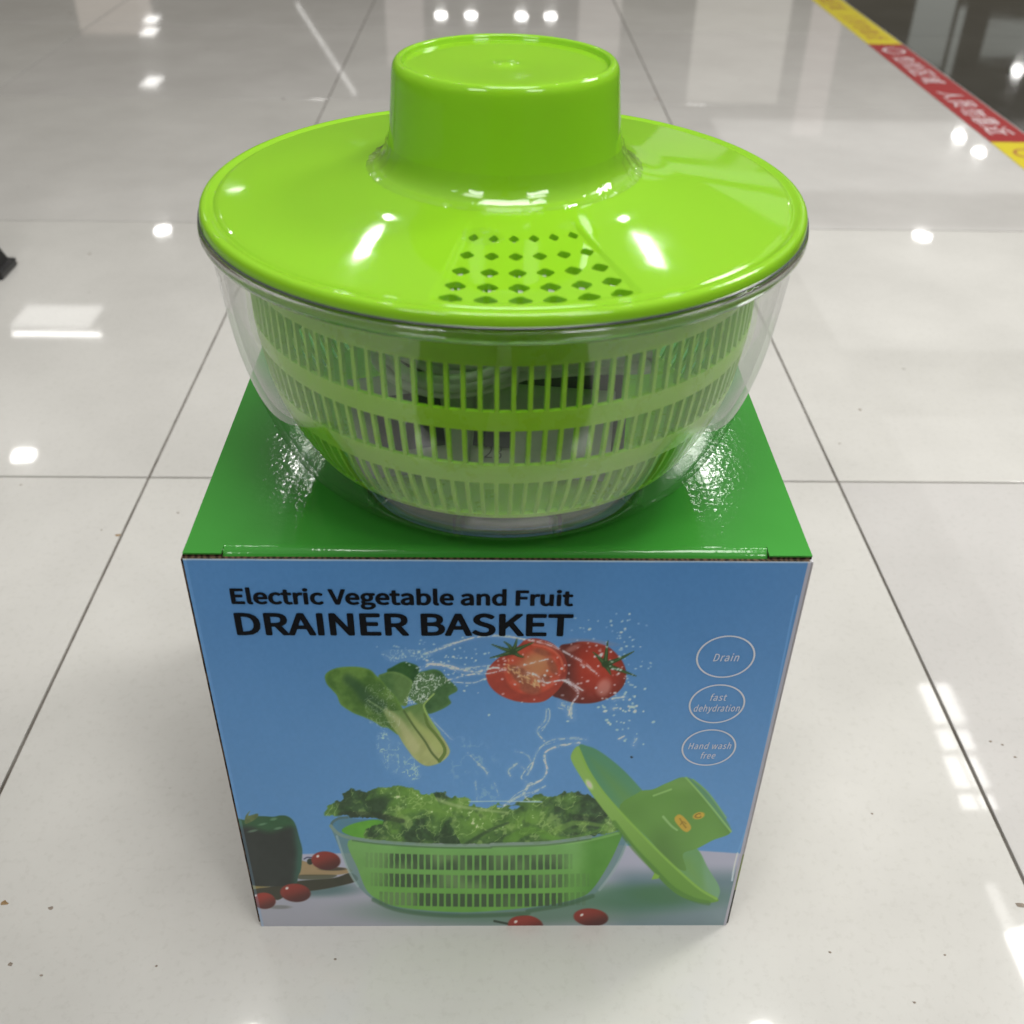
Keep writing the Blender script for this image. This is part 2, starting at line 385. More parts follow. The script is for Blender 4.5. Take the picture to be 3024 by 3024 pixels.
# cutting board
K = (680, 2360, .22774)
m_, _ = shape(C(*K, [(270, 1165), (515, 1135), (900, 1060), (1350, 1020), (1560, 955), (1650, 1055), (1350, 1140), (1050, 1190), (800, 1210), (640, 1300), (560, 1300), (280, 1260)])); blend(m_, mixc((40, 42, 30), (52, 50, 36), fbm(40, 5)))
m_, _ = shape(C(*K, [(910, 800), (1100, 850), (1530, 900), (1560, 945), (1350, 985), (890, 990), (820, 940)])); blend(m_, mixc((126, 108, 78), (146, 126, 94), fbm(40, 6, 3, .4)))
m_, _ = shape(C(*K, [(260, 1112), (400, 1122), (515, 1137), (400, 1150), (270, 1170)])); blend(m_, (124, 112, 64))
m_, _ = shape(C(*K, [(885, 985), (1150, 978), (1380, 985), (1300, 1025), (1100, 1040), (890, 1035)])); blend(m_*.8, (62, 64, 42))
# bell pepper
m_, sd = shape(C(*K, [(60, 260), (180, 270), (250, 245), (350, 222), (450, 222), (560, 228), (650, 212), (730, 218), (800, 260), (850, 340), (895, 500), (932, 640), (930, 760), (915, 920), (880, 1000), (840, 1105), (600, 1130), (280, 1115), (200, 1000), (100, 700), (60, 500)]))
top = 1-sstep(2436, 2462, Y+8*np.sin(X/22.))
pc = mixc((29, 36, 32), (36, 84, 46), top*.8); pc = pc+(np.array((44, 92, 76))-pc)*(sstep(-34, -8, sd)*sstep(850, 888, X)*.75)[..., None]
pc += (fbm(30, 12)-.5)[..., None]*8; blend(m_, pc)
for x, y, rx, ry in ((808, 2419, 10, 4), (746, 2454, 14, 3.5), (822, 2446, 12, 3.5), (775, 2434, 12, 3)):
    blend(ell(x, y, rx, ry, -.2, 2)[0]*.55, (110, 146, 118))
m_, _ = shape(C(*K, [(190, 315), (200, 220), (255, 155), (235, 215), (350, 188), (350, 240), (250, 305)])); blend(m_, mixc((62, 78, 40), (92, 106, 62), fbm(12, 13)))
# cherry tomatoes
def cherry(cx, cy, rx, ry, hx, hy, shade=1.):
    m_, r, a, b_ = ell(cx, cy, rx, ry, .08); c_ = mixc((118, 40, 30), (62, 26, 22), sstep(-.6, .9, .55*a+.8*b_)); blend(m_, c_*shade)
    blend(ell(hx, hy, rx*.1, ry*.13, -.5, 2)[0], (214, 204, 200))
m_ = stroke(C(*K, [(1060, 760), (1000, 755), (960, 775)]), 1.5); blend(m_, (60, 66, 96)); blend(ell(680+1035*.2277, 2360+810*.2277, 9, 9)[0], (26, 38, 26))
_, r, _, _ = ell(680+1330*.2277, 2360+905*.2277, 52, 7); blend((1-sstep(.5, 1, r))*.8, (44, 42, 34))
cherry(680+1240*.2277, 2360+797*.2277, 43, 27, 680+1135*.2277, 2360+740*.2277)
_, r, _, _ = ell(680+640*.2277, 2360+1400*.2277, 46, 8); blend((1-sstep(.4, 1, r))*.7, (96, 98, 96))
cherry(680+845*.2277, 2360+1215*.2277, 45, 27, 680+735*.2277, 2360+1155*.2277)
cherry(680+440*.2277, 2360+1318*.2277, 34, 24, 680+330*.2277, 2360+1250*.2277, 1.12)
blend(stroke([(1460, 2720), (1510, 2730), (1530, 2732)], 3), (40, 56, 44))
cherry(1552, 2733, 52, 30, 1523, 2722, 1.05); cherry(1745, 2709, 51, 26, 1718, 2702)
# printed bowl: clear wall, green basket
K = (560, 2180, .51760); L = (1460, 2180, .51760)
rim = C(*K, [(805, 500), (850, 545), (930, 570), (1100, 592), (1400, 610), (1700, 612)])+C(*L, [(0, 606), (300, 596), (550, 562), (760, 505)])
wall = rim+C(*L, [(740, 640), (680, 745), (590, 870), (500, 922), (300, 968), (0, 998)])+C(*K, [(1500, 1010), (1200, 982), (1050, 922), (960, 842), (905, 750), (835, 580)])
m_, sd = shape(wall); wc = mixc((72, 104, 118), (96, 124, 112), fbm(60, 20)); blend(m_*.8, wc)
bas = C(*K, [(905, 585), (1100, 600), (1400, 616), (1700, 618)])+C(*L, [(0, 612), (300, 602), (560, 570), (720, 535), (700, 620), (640, 740), (560, 860), (480, 912), (300, 952), (0, 985)])+C(*K, [(1500, 992), (1250, 972), (1130, 945), (1020, 880), (960, 745)])
m_, sd = shape(bas); bc = mixc((98, 146, 78), (88, 140, 58), sstep(2480, 2690, Y)); bc = bc+(np.array((96, 140, 74))-bc)*((1-sstep(1040, 1160, X))*.5)[..., None]
bc = bc+(np.array((72, 126, 44))-bc)*sstep(1690, 1760, X)[..., None]
bc = bc+(np.array((44, 92, 40))-bc)*(sstep(1640, 1830, X)*sstep(2560, 2680, Y)*.6)[..., None]
bc += (fbm(50, 21)-.5)[..., None]*14; blend(m_, bc); basm = m_
tX = (X-1440)/380.; sag = 10*(1-np.clip(tX, -1.1, 1.1)**2)
for y0, y1, xa, xb in ((2516, 2560, 1075, 1690), (2575, 2614, 1095, 1740), (2630, 2668, 1120, 1735)):
    yy = Y-sag-(8 if y0 > 0 else 0)+8
    xs = np.arcsin(np.clip((X-1440)/440, -.98, .98))*440/21.3*1.0
    sl = np.abs(((xs) % 1)-.5); bar = 1-sstep(.30, .40, sl)
    band = sstep(y0-2, y0+2, yy)*(1-sstep(y1-2, y1+2, yy))*sstep(xa-3, xa+3, X)*(1-sstep(xb-3, xb+3, X))
    dk = mixc((50, 72, 46), (86, 114, 70), sstep(.3, .8, fbm(70, 23+y0, 2)))
    fade = 1-.75*np.maximum(sstep(1640, 1690, X), 1-sstep(1080, 1180, X))
    blend(bar*band*fade, dk)
for pts in ([(1085, 2478), (1290, 2496), (1500, 2499), (1700, 2488), (1830, 2460)],): blend(stroke(pts, 3)*.5, (120, 160, 96))
# back of the rim, lettuce
m_, sd = shape(C(*K, [(808, 495), (830, 465), (880, 452), (980, 462), (1200, 470), (1300, 600), (1000, 590), (860, 550)])); blend(m_*.9, mixc((66, 112, 140), (70, 108, 120), fbm(30, 25)))
blend(shape(C(*K, [(870, 520), (960, 480), (1100, 470), (1200, 560), (1000, 572), (900, 550)]))[0], mixc((70, 130, 36), (86, 148, 44), fbm(25, 26)))
blend(stroke(C(*K, [(808, 505), (815, 480), (850, 458), (900, 452)]), 3.5), (68, 98, 100))
let = C(*K, [(780, 445), (785, 400), (815, 372), (870, 350), (872, 318), (905, 298), (950, 292), (1010, 300), (1050, 292), (1075, 278), (1130, 284), (1200, 274), (1260, 282), (1305, 300), (1320, 318), (1360, 322), (1440, 304), (1470, 330), (1530, 338), (1590, 345), (1600, 378), (1680, 408), (1720, 385), (1760, 372), (1800, 395), (1850, 402), (1900, 384)])
let += C(*L, [(20, 388), (70, 395), (120, 372), (190, 340), (250, 322), (330, 330), (400, 308), (450, 305), (500, 322), (560, 335), (640, 420), (722, 520), (560, 560), (300, 594), (0, 604)])
let += C(*K, [(1700, 610), (1400, 606), (1150, 590), (1000, 575), (1010, 520), (1100, 480), (1050, 455), (900, 445)])
wob = (fbm(14, 30, 3)-.5)*16
m_ = np.zeros(X.shape); P = spline(let, 4, True); rg = region(P, 12); sd = np.full(X.shape, 1e3)
sd[rg] = poly_sd(P, X[rg], Y[rg]); m_ = 1-sstep(-2.4, 2.4, sd+wob)
n1 = fbm(70, 31, 5, .7, rot=.5); n2 = fbm(26, 32, 4, .8, rot=-.4); n3 = fbm(11, 33, 3)
lc = mixc((44, 74, 38), (92, 132, 52), sstep(.30, .66, n1)); lc = lc+(np.array((126, 156, 84))-lc)*(sstep(.60, .78, n2)*.6)[..., None]; vein = 1-np.abs(2*fbm(34, 35, 4, .8, rot=.7)-1); lc = lc+(np.array((146, 172, 104))-lc)*(sstep(.93, .99, vein)*.5)[..., None]; lc = lc+(np.array((34, 58, 34))-lc)*(sstep(.62, .40, vein)*.35)[..., None]
lc = lc+(np.array((36, 58, 34))-lc)*(sstep(.60, .46, n2)*sstep(.46, .36, n1)*.7)[..., None]
lc = lc+(np.array((170, 190, 140))-lc)*(sstep(.72, .82, n3)*sstep(.45, .6, n1)*.9)[..., None]
lc += (n3-.5)[..., None]*22; blend(m_, lc)
for pts, w, c_ in (([(1010, 2412), (1100, 2408), (1190, 2425)], 13, (30, 42, 28)), ([(1560, 2505), (1480, 2490), (1400, 2512)], 7, (34, 60, 36)),
                   ([(1365, 2502), (1440, 2455), (1500, 2430)], 5, (30, 50, 32)), ([(1700, 2415), (1760, 2420), (1800, 2400)], 9, (24, 42, 26)),
                   ([(1500, 2485), (1570, 2450), (1640, 2480)], 14, (88, 134, 40)), ([(1640, 2455), (1700, 2430), (1790, 2440)], 8, (104, 142, 60)),
                   ([(1290, 2360), (1350, 2380), (1430, 2392), (1500, 2400)], 4, (150, 168, 120)), ([(1600, 2470), (1680, 2476), (1780, 2448)], 6, (82, 130, 44)),
                   ([(1180, 2400), (1260, 2385), (1340, 2410)], 7, (96, 136, 52))):
    blend(stroke(pts, w, w*.4, 5)*.55*m_, c_)
blend(stroke(rim[:-1], 4.5)*.85, (110, 132, 118)); blend(stroke([(x, y+7) for x, y in rim[2:-1]], 2)*.5, (56, 84, 60))
# highlight and outline of the clear wall
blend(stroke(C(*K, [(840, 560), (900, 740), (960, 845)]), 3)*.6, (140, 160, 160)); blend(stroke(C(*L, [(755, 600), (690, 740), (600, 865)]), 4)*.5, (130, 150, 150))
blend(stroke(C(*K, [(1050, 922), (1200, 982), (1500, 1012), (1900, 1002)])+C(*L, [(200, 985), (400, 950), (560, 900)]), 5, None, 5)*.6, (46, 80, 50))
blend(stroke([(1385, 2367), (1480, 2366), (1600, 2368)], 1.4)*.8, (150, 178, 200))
# bok choy
K = (940, 1940, .22774)
def leaf(pts, ca, cb, seed, rot=0., w=.5):
    m_, sd = shape(C(*K, pts)); t = sstep(.32, .68, fbm(60, seed, 4, 1, rot=rot)); c_ = mixc(ca, cb, t*w+.25); c_ += (fbm(9, seed+3, 3)-.5)[..., None]*14
    c_ = c_+(np.asarray(cb, float)*1.1-c_)*(sstep(-9, -2, sd)*.45)[..., None]; blend(m_, c_); return m_, sd
leaf([(890, 185), (960, 130), (1090, 65), (1180, 75), (1290, 120), (1305, 200), (1265, 310), (1180, 420), (1000, 330)], (22, 60, 28), (44, 86, 34), 40)
leaf([(1295, 215), (1390, 180), (1500, 160), (1590, 190), (1660, 270), (1760, 355), (1802, 410), (1790, 450), (1690, 510), (1722, 585), (1700, 620), (1600, 680), (1440, 738), (1390, 690), (1300, 620), (1180, 520), (1210, 380)], (38, 74, 38), (70, 106, 58), 44)
leaf([(780, 255), (840, 215), (940, 188), (1050, 205), (1150, 255), (1222, 322), (1200, 420), (1170, 520), (1130, 640), (950, 560), (850, 420)], (50, 88, 42), (92, 122, 66), 48)
lm, _ = leaf([(85, 255), (130, 190), (250, 140), (420, 125), (560, 135), (680, 170), (745, 235), (830, 310), (920, 430), (1010, 520), (1090, 660), (1180, 800), (1100, 960), (1040, 1010), (960, 960), (900, 920), (820, 905), (720, 840), (590, 780), (460, 730), (330, 650), (280, 600), (240, 500), (180, 430), (110, 350)], (48, 84, 30), (84, 118, 50), 52, .6, .8)
blend(stroke(C(*K, [(380, 280), (520, 400), (640, 540), (800, 640)]), 9, 16, 16)*.6, (30, 62, 40))
sm, sd = shape(C(*K, [(960, 700), (1060, 690), (1180, 640), (1360, 600), (1385, 660), (1430, 770), (1490, 870), (1560, 970), (1640, 1080), (1695, 1180), (1705, 1240), (1660, 1310), (1560, 1380), (1430, 1415), (1340, 1390), (1240, 1310), (1170, 1220), (1100, 1120), (1030, 1000), (920, 860), (860, 720)]))
g = sstep(2080, 2200, Y); sc = mixc((84, 116, 58), (148, 156, 100), g); sc += (fbm(16, 56, 3, .5, rot=.9)-.5)[..., None]*18; blend(sm, sc)
blend(stroke(C(*K, [(880, 700), (1040, 830), (1150, 1000), (1250, 1180)]), 5, 12, 10)*.6, (164, 166, 122))
blend(stroke(C(*K, [(1180, 740), (1280, 880), (1420, 1010), (1560, 1180)]), 4, 11, 10)*.6, (150, 164, 96))
blend(stroke(C(*K, [(1110, 700), (1240, 900), (1380, 1090), (1470, 1240), (1560, 1340)]), 2.5, 3)*.85, (66, 88, 40))
blend(stroke(C(*K, [(1380, 740), (1420, 880), (1520, 1000), (1620, 1140), (1640, 1240), (1570, 1350)]), 3.5, 5)*.85, (78, 104, 40))
blend(stroke(C(*K, [(1500, 480), (1400, 580), (1370, 650), (1440, 800), (1570, 990)]), 2, 3)*.9, (132, 160, 84))
blend(stroke(C(*K, [(640, 560), (800, 660), (950, 760)]), 2, 3)*.5, (120, 146, 96))
# water veil on the leaves
for pts, s in (([(1270, 240), (1400, 205), (1660, 270), (1700, 310), (1550, 400), (1470, 500), (1350, 600), (1110, 590), (1190, 450)], .8), ([(640, 360), (900, 380), (1000, 600), (1050, 900), (700, 900), (600, 600)], .28)):
    m_, _ = shape(C(*K, pts)); rid = 1-np.abs(2*fbm(17, 60, 3)-1); rid2 = 1-np.abs(2*fbm(9, 63, 3)-1); blend(m_*np.maximum(sstep(.90, .985, rid), sstep(.93, .99, rid2)*.8)*s, (190, 200, 194)); blend(m_*.16*s*fbm(12, 65, 3), (190, 200, 196))
# tomatoes
K = (1400, 1860, .26915)
def water(pts, w, s=.75, c_=(206, 206, 216)):
    n_ = fbm(7, int(pts[0][0]) % 90, 3); blend(stroke(pts, w*.4, w*.28, 2.2)*sstep(.20, .62, n_)*s, c_); blend(stroke([(x+RNG.normal(0, w), y+RNG.normal(0, w)) for x, y in pts], 1.1, .8, 1.6)*sstep(.35, .6, n_)*s*.8, c_); blend(stroke(pts, w*1.3, w, 7)*s*.14, c_)
rt, sd = shape(C(*K, [(935, 190), (1050, 150), (1180, 128), (1320, 140), (1460, 180), (1560, 260), (1630, 350), (1670, 470), (1650, 590), (1570, 690), (1450, 760), (1320, 800), (1180, 808), (1050, 790), (930, 750), (860, 715), (900, 600), (940, 400)]))
_, r, a, b_ = ell(1400+1340*.269, 1860+420*.269, 92, 92); tcx = mixc((150, 50, 34), (96, 34, 26), sstep(.3, 1.3, r)); tcx = tcx+(np.array((76, 34, 30))-tcx)*((1-sstep(1660, 1725, X))*.8)[..., None]
tcx += (fbm(18, 70, 3)-.5)[..., None]*12; blend(rt, tcx)
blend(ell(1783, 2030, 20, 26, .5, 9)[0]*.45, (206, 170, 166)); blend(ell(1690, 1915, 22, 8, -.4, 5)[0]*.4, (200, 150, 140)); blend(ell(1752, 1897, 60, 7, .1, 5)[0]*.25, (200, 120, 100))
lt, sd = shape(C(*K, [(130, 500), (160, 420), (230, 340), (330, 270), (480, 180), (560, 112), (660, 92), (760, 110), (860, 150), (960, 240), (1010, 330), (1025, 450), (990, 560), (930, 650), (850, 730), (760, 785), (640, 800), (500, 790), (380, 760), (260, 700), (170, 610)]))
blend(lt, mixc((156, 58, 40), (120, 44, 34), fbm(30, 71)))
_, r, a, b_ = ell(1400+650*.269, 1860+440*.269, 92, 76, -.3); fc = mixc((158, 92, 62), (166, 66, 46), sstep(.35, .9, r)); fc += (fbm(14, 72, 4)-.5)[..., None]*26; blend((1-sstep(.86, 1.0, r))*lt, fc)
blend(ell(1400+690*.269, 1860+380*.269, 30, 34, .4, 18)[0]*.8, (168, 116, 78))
for cx_, cy_2, rx, ry, ro in ((1538, 1995, 34, 20, .75), (1566, 2035, 30, 15, .2), (1512, 1975, 14, 12, 0), (1632, 1968, 11, 26, -.45), (1600, 1925, 26, 9, .3), (1610, 2005, 14, 12, 0)):
    blend(ell(cx_, cy_2, rx, ry, ro, 5)[0]*.75, mixc((104, 52, 42), (138, 84, 58), fbm(10, 74)))
for _i in range(46):
    a_ = RNG.random(); x = 1500+a_*95+RNG.normal(0, 9); y = 1968+a_*62+RNG.normal(0, 8); blend(ell(x, y, 5, 2, RNG.random()*1.5, 1.6)[0]*.75, (190, 156, 112))
blend(stroke(C(*K, [(640, 160), (820, 200), (940, 300), (990, 450)]), 3, 3)*.5, (196, 110, 86))
def calyx(c_, tips, w):
    cc = C(*K, [c_])[0]
    for t in tips:
        tt = C(*K, [t])[0]; mid = ((cc[0]+tt[0])/2+RNG.normal(0, 2), (cc[1]+tt[1])/2+RNG.normal(0, 2)); blend(stroke([cc, mid, tt], w, .8), (36, 62, 32))
        blend(stroke([cc, mid, tt], w*.3, .4)*.7, (74, 104, 58))
    blend(ell(cc[0], cc[1], w*1.4, w*1.2)[0], (36, 60, 30))
calyx((1440, 380), [(1468, 120), (1752, 238), (1780, 508), (1305, 245), (1500, 492), (1570, 330)], 8)
calyx((425, 240), [(195, 160), (470, 92), (650, 140), (175, 308), (545, 298), (325, 128), (300, 270)], 7.5)
# water threads and drops
K = (1060, 1860, .46584)
for pts, w, s in (([(430, 150), (520, 120), (640, 75), (760, 45), (900, 40), (1050, 60), (1200, 95), (1320, 150), (1420, 210), (1520, 290)], 4.5, .7),
                  ([(440, 215), (560, 225), (660, 255), (760, 262), (860, 240), (930, 255)], 7, .75), ([(560, 320), (700, 285), (830, 275), (930, 250)], 3, .6),
                  ([(380, 260), (480, 215), (600, 250), (700, 240), (830, 225)], 3, .6), ([(600, 330), (720, 335), (800, 310)], 2.5, .45),
                  ([(1000, 240), (1080, 215), (1200, 185)], 3, .7), ([(1060, 270), (1130, 290), (1180, 335), (1310, 320), (1420, 385)], 4.5, .75),
                  ([(1310, 320), (1390, 390), (1350, 470), (1330, 540)], 6, .7), ([(1190, 520), (1180, 575), (1130, 640), (1175, 705)], 5, .5), ([(1210, 510), (1205, 570), (1160, 640)], 2, .4),
                  ([(1400, 718), (1280, 732), (1190, 770), (1180, 820), (1190, 890), (1160, 950), (1070, 990)], 4.2, .85), ([(1440, 695), (1330, 690), (1220, 700), (1140, 760), (1100, 850), (1070, 920)], 5, .4),
                  ([(1075, 985), (1040, 1040), (980, 1075), (920, 1115)], 9, .55), ([(1180, 990), (1110, 1025), (1050, 1045), (1080, 1085)], 4, .5), ([(1000, 850), (950, 890), (960, 925)], 6, .5),
                  ([(1030, 870), (1085, 890), (1100, 840), (1030, 930), (1060, 960)], 3, .5), ([(990, 770), (1060, 790), (1090, 830)], 2.5, .35), ([(460, 560), (520, 630), (590, 695)], 3, .3),
                  ([(760, 850), (800, 890), (815, 920)], 5, .5), ([(690, 780), (760, 850)], 2.5, .35), ([(740, 960), (745, 1030), (750, 1085)], 4, .3), ([(860, 970), (885, 1050)], 3, .3),
                  ([(1290, 470), (1330, 500), (1350, 555)], 13, .55), ([(1650, 690), (1680, 675)], 4, .7), ([(1740, 730), (1760, 690)], 6, .6), ([(1600, 500), (1640, 495)], 5, .6), ([(1610, 435), (1690, 425)], 6, .6)):
    water(C(*K, pts), w, s)
m_, _ = shape(C(*K, [(160, 130), (430, 130), (460, 170), (330, 200), (210, 200), (160, 180)])); blend(m_*sstep(.86, .97, 1-np.abs(2*fbm(13, 80, 4)-1))*.4, (180, 200, 216)); blend(m_*.10, (170, 190, 206))
m_, _ = shape(C(*K, [(140, 650), (250, 690), (330, 800), (390, 900), (330, 970), (260, 930), (130, 820)]), 14); blend(m_*sstep(.86, .97, 1-np.abs(2*fbm(15, 84, 4)-1))*sstep(.35, .6, fbm(40, 86))*.65, (180, 204, 222)); blend(m_*.12, (150, 180, 206))
m_, _ = shape(C(*K, [(560, 700), (800, 760), (900, 1000), (800, 1090), (640, 1000)]), 30); blend(m_*sstep(.88, .97, 1-np.abs(2*fbm(30, 88, 4)-1))*sstep(.4, .65, fbm(60, 89))*.3, (170, 196, 214))
def drops(n, cx_, cy_2, sx_, sy_, smin, smax, op=.8):
    for _i in range(n):
        x, y = RNG.normal(cx_, sx_), RNG.normal(cy_2, sy_); s = RNG.uniform(smin, smax)
        blend(ell(x, y, s*RNG.uniform(.9, 1.9), s, RNG.uniform(-.5, .5), 1.6)[0]*op*RNG.uniform(.5, 1), (204, 216, 226))
drops(70, 1850, 1980, 45, 110, 1.5, 3.2); drops(40, 1830, 2090, 40, 55, 1.6, 4); drops(60, 1350, 1965, 70, 30, 1.2, 2.8); drops(34, 1560, 2000, 80, 55, 1.5, 3.4, .7); drops(36, 1710, 1960, 55, 50, 1.5, 4, .7)
drops(30, 1260, 1925, 70, 22, 1.2, 3, .6); drops(22, 1760, 1860, 60, 25, 1.2, 2.4, .6)
# printed lid
K = (1640, 2160, .28986)
_, r, _, _ = ell(1960, 2640, 150, 40); blend((1-sstep(.3, 1, r))*.5, (52, 96, 56))
m_, sd = shape(C(*K, [(240, 150), (330, 150), (430, 190), (560, 280), (700, 400), (850, 560), (980, 720), (1300, 1130), (1450, 1200), (1560, 1400), (1660, 1560), (1672, 1660), (1600, 1735), (1400, 1660), (1000, 1260), (600, 830), (300, 400)]))
dc = mixc((70, 124, 92), (88, 134, 80), sstep(2250, 2560, Y)); dc = dc+(np.array((104, 142, 118))-dc)*(sstep(2065, 2090, X)*.55)[..., None]; dc = dc+(np.array((96, 134, 48))-dc)*((1-sstep(-60, -14, sd))*.4)[..., None]; blend(m_, dc)
m_, sd = shape(C(*K, [(650, 790), (850, 620), (900, 600), (1000, 588), (1150, 520), (1330, 470), (1480, 640), (1640, 840), (1790, 1020), (1600, 1110), (1440, 1195), (1300, 1250), (1330, 1420), (1150, 1330), (950, 1090)]))
kc = mixc((88, 134, 56), (72, 112, 44), sstep(.2, .8, fbm(150, 92, 2))); kc = kc+(np.array((104, 146, 76))-kc)*(1-sstep(2310, 2360, Y))[..., None]*.6; blend(m_, kc)
m_, _ = shape(C(*K, [(1330, 470), (1400, 490), (1500, 570), (1640, 740), (1760, 930), (1792, 1020), (1700, 930), (1560, 740), (1430, 570)])); blend(m_, (78, 126, 92))
blend(stroke(C(*K, [(1330, 470), (1440, 590), (1600, 780), (1790, 1020)]), 2.4)*.8, (128, 168, 92)); blend(stroke(C(*K, [(1400, 490), (1560, 630), (1740, 880)]), 2)*.7, (112, 156, 70))
m_, _ = shape(C(*K, [(158, 250), (195, 175), (240, 152), (270, 230), (350, 400), (480, 600), (650, 800), (850, 1010), (1050, 1220), (1300, 1450), (1500, 1610), (1650, 1700), (1640, 1735), (1500, 1745), (1300, 1690), (1150, 1585), (960, 1385), (750, 1130), (560, 890), (400, 680), (250, 450), (175, 320)]))
ec = mixc((122, 160, 76), (84, 128, 40), sstep(2300, 2640, Y)); blend(m_, ec)
blend(stroke(C(*K, [(250, 200), (340, 400), (480, 610), (680, 840), (900, 1070), (1150, 1320), (1450, 1590), (1640, 1705)]), 3, 3, 3)*.8, (116, 158, 62))
blend(stroke(C(*K, [(600, 930), (800, 1190), (1000, 1400), (1200, 1600), (1400, 1710), (1560, 1748)]), 6, 6, 4)*.6, (58, 102, 32))
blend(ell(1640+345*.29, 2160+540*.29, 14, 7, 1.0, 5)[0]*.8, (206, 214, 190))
m_, _ = shape(C(*K, [(1010, 1440), (1060, 1470), (1050, 1500), (980, 1508)]), 2, False); blend(m_, (108, 150, 48))
blend(stroke(C(*K, [(1100, 870), (1180, 960), (1240, 1005)]), 3, 2, 3)*.5, (160, 190, 140)); blend(stroke(C(*K, [(1000, 655), (1180, 590)]), 2, 2, 3)*.5, (150, 186, 120))
bm_, r, a, b_ = ell(1640+1298*.29, 2160+935*.29, 30, 15, .85); blend((1-sstep(.9, 1.05, (np.abs(a)**3+np.abs(b_)**3)**(1/3.))), (168, 142, 46)); blend(stroke(C(*K, [(1270, 890), (1300, 940), (1330, 980)]), 2)*.7, (122, 96, 24)); blend(stroke(C(*K, [(1275, 950), (1300, 920), (1330, 940)]), 1.6)*.6, (122, 96, 24))
bm_, r, a, b_ = ell(1640+1460*.29, 2160+858*.29, 18, 10, -.25); blend(bm_, (172, 146, 48)); blend(bm_*(1-sstep(.12, .25, np.abs(r-.55)))*.8*(a < .4), (122, 96, 24))
blend(ell(1865, 2236, 4, 2.6, .2, 1)[0], (20, 26, 34))
# rubbed white crease near the right edge
blend(stroke([(2352, 1760), (2335, 1840), (2300, 2010), (2262, 2200), (2225, 2380), (2180, 2515)], 2.2)*.6, (96, 144, 190))
blend(stroke([(2178, 2520), (2168, 2560), (2162, 2600)], 2.2)*.7, (190, 200, 216))
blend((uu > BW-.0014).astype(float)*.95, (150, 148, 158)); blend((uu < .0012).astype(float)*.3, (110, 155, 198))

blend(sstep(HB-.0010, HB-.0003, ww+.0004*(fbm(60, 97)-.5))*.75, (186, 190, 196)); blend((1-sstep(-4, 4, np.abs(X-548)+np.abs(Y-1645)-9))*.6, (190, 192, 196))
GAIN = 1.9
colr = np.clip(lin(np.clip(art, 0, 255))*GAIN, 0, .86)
idx = np.arange(NX*NZ).reshape(NZ, NX)
fr = np.stack([idx[:-1, :-1], idx[:-1, 1:], idx[1:, 1:], idx[1:, :-1]], -1).reshape(-1, 4)
me = bpy.data.meshes.new('front_print'); me.vertices.add(NX*NZ); me.loops.add(fr.size); me.polygons.add(len(fr))
co = np.stack([X0+uu-OX, np.full_like(uu, YF-OY), ww], -1).reshape(-1, 3)
me.vertices.foreach_set('co', co.ravel().astype(np.float32)); me.loops.foreach_set('vertex_index', fr.ravel().astype(np.int32))
me.polygons.foreach_set('loop_start', np.arange(0, fr.size, 4, dtype=np.int32)); me.polygons.foreach_set('use_smooth', np.ones(len(fr), bool))
me.update(calc_edges=True)
at = me.color_attributes.new('ink', 'FLOAT_COLOR', 'POINT'); at.data.foreach_set('color', np.concatenate([colr.reshape(-1, 3), np.ones((NX*NZ, 1))], 1).ravel().astype(np.float32))
M_print = mat('coated_print', (1, 1, 1), .32, .45); nt, b = nodes(M_print)
an = nt.nodes.new('ShaderNodeVertexColor'); an.layer_name = 'ink'; nt.links.new(an.outputs[0], b.inputs['Base Color'])
bump(nt, b, noise(nt, 60, 3).outputs[0], .12, .0006)
front = link('front_print', me, M_print, carton); front['label'] = 'blue front panel printed with tomatoes, greens and a salad bowl'

# lettering and badges on the panel
M_ink = mat('black_ink', (.005, .006, .009), .5, .12); M_wink = mat('white_print_ink', (.80, .84, .90), .5, .2)
def put_line(txt, pl, pr, ptop, name='title_lettering', bold=.02, ink=M_ink, shear=0., spacing=1.):
    (u0, w0), (u1, w1), (_, wt) = to_uv(*pl), to_uv(*pr), to_uv(*ptop)
    k = (w1-w0)/(u1-u0)
    return lettering(name, txt, lambda a, b_: on_front(u0+a, w0+a*k+b_, .00025), u1-u0, wt-w0, ink, front, fat=bold, shear=shear, spacing=spacing)
put_line('Electric Vegetable and Fruit', (685, 1782.5), (1692, 1789), (676.4, 1736.5), bold=.00042)
put_line('DRAINER BASKET', (701, 1874.5), (1690, 1878), (690, 1808.5), bold=.00058)
def badge(cx_, cy_2, rx, lines):
    u, w = to_uv(cx_, cy_2); u2, _ = to_uv(cx_+rx, cy_2); r = u2-u
    n = 72; v = []
    for rr in (r+.00012, r-.00068):
        for i in range(n):
            a = 2*math.pi*i/n; v.append(on_front(u+rr*math.cos(a), w+rr*.985*math.sin(a), .00025))
    link('badge_ring', mesh_from('badge_ring', v, [(i, (i+1) % n, n+(i+1) % n, n+i) for i in range(n)]), M_wink, front)
    for txt, (lx, ly), (rx_, ry_), th in lines:
        (u0, w0), (u1, w1) = to_uv(lx, ly), to_uv(rx_, ry_)
        _, wt = to_uv(lx, ly-th); k = (w1-w0)/(u1-u0)
        lettering('badge_lettering', txt, lambda a, b_: on_front(u0+a, w0+a*k*.35+b_, .00025), u1-u0, wt-w0, M_wink, front, shear=.22, spacing=1.05, fat=.00004)
badge(2142.6, 1939, 86, [('Drain', (2105, 1951.5), (2181, 1950.5), 22)])
badge(2117, 2078, 82, [('fast', (2096, 2068), (2145, 2067), 19), ('dehydration', (2047.5, 2100), (2183, 2098.5), 19)])
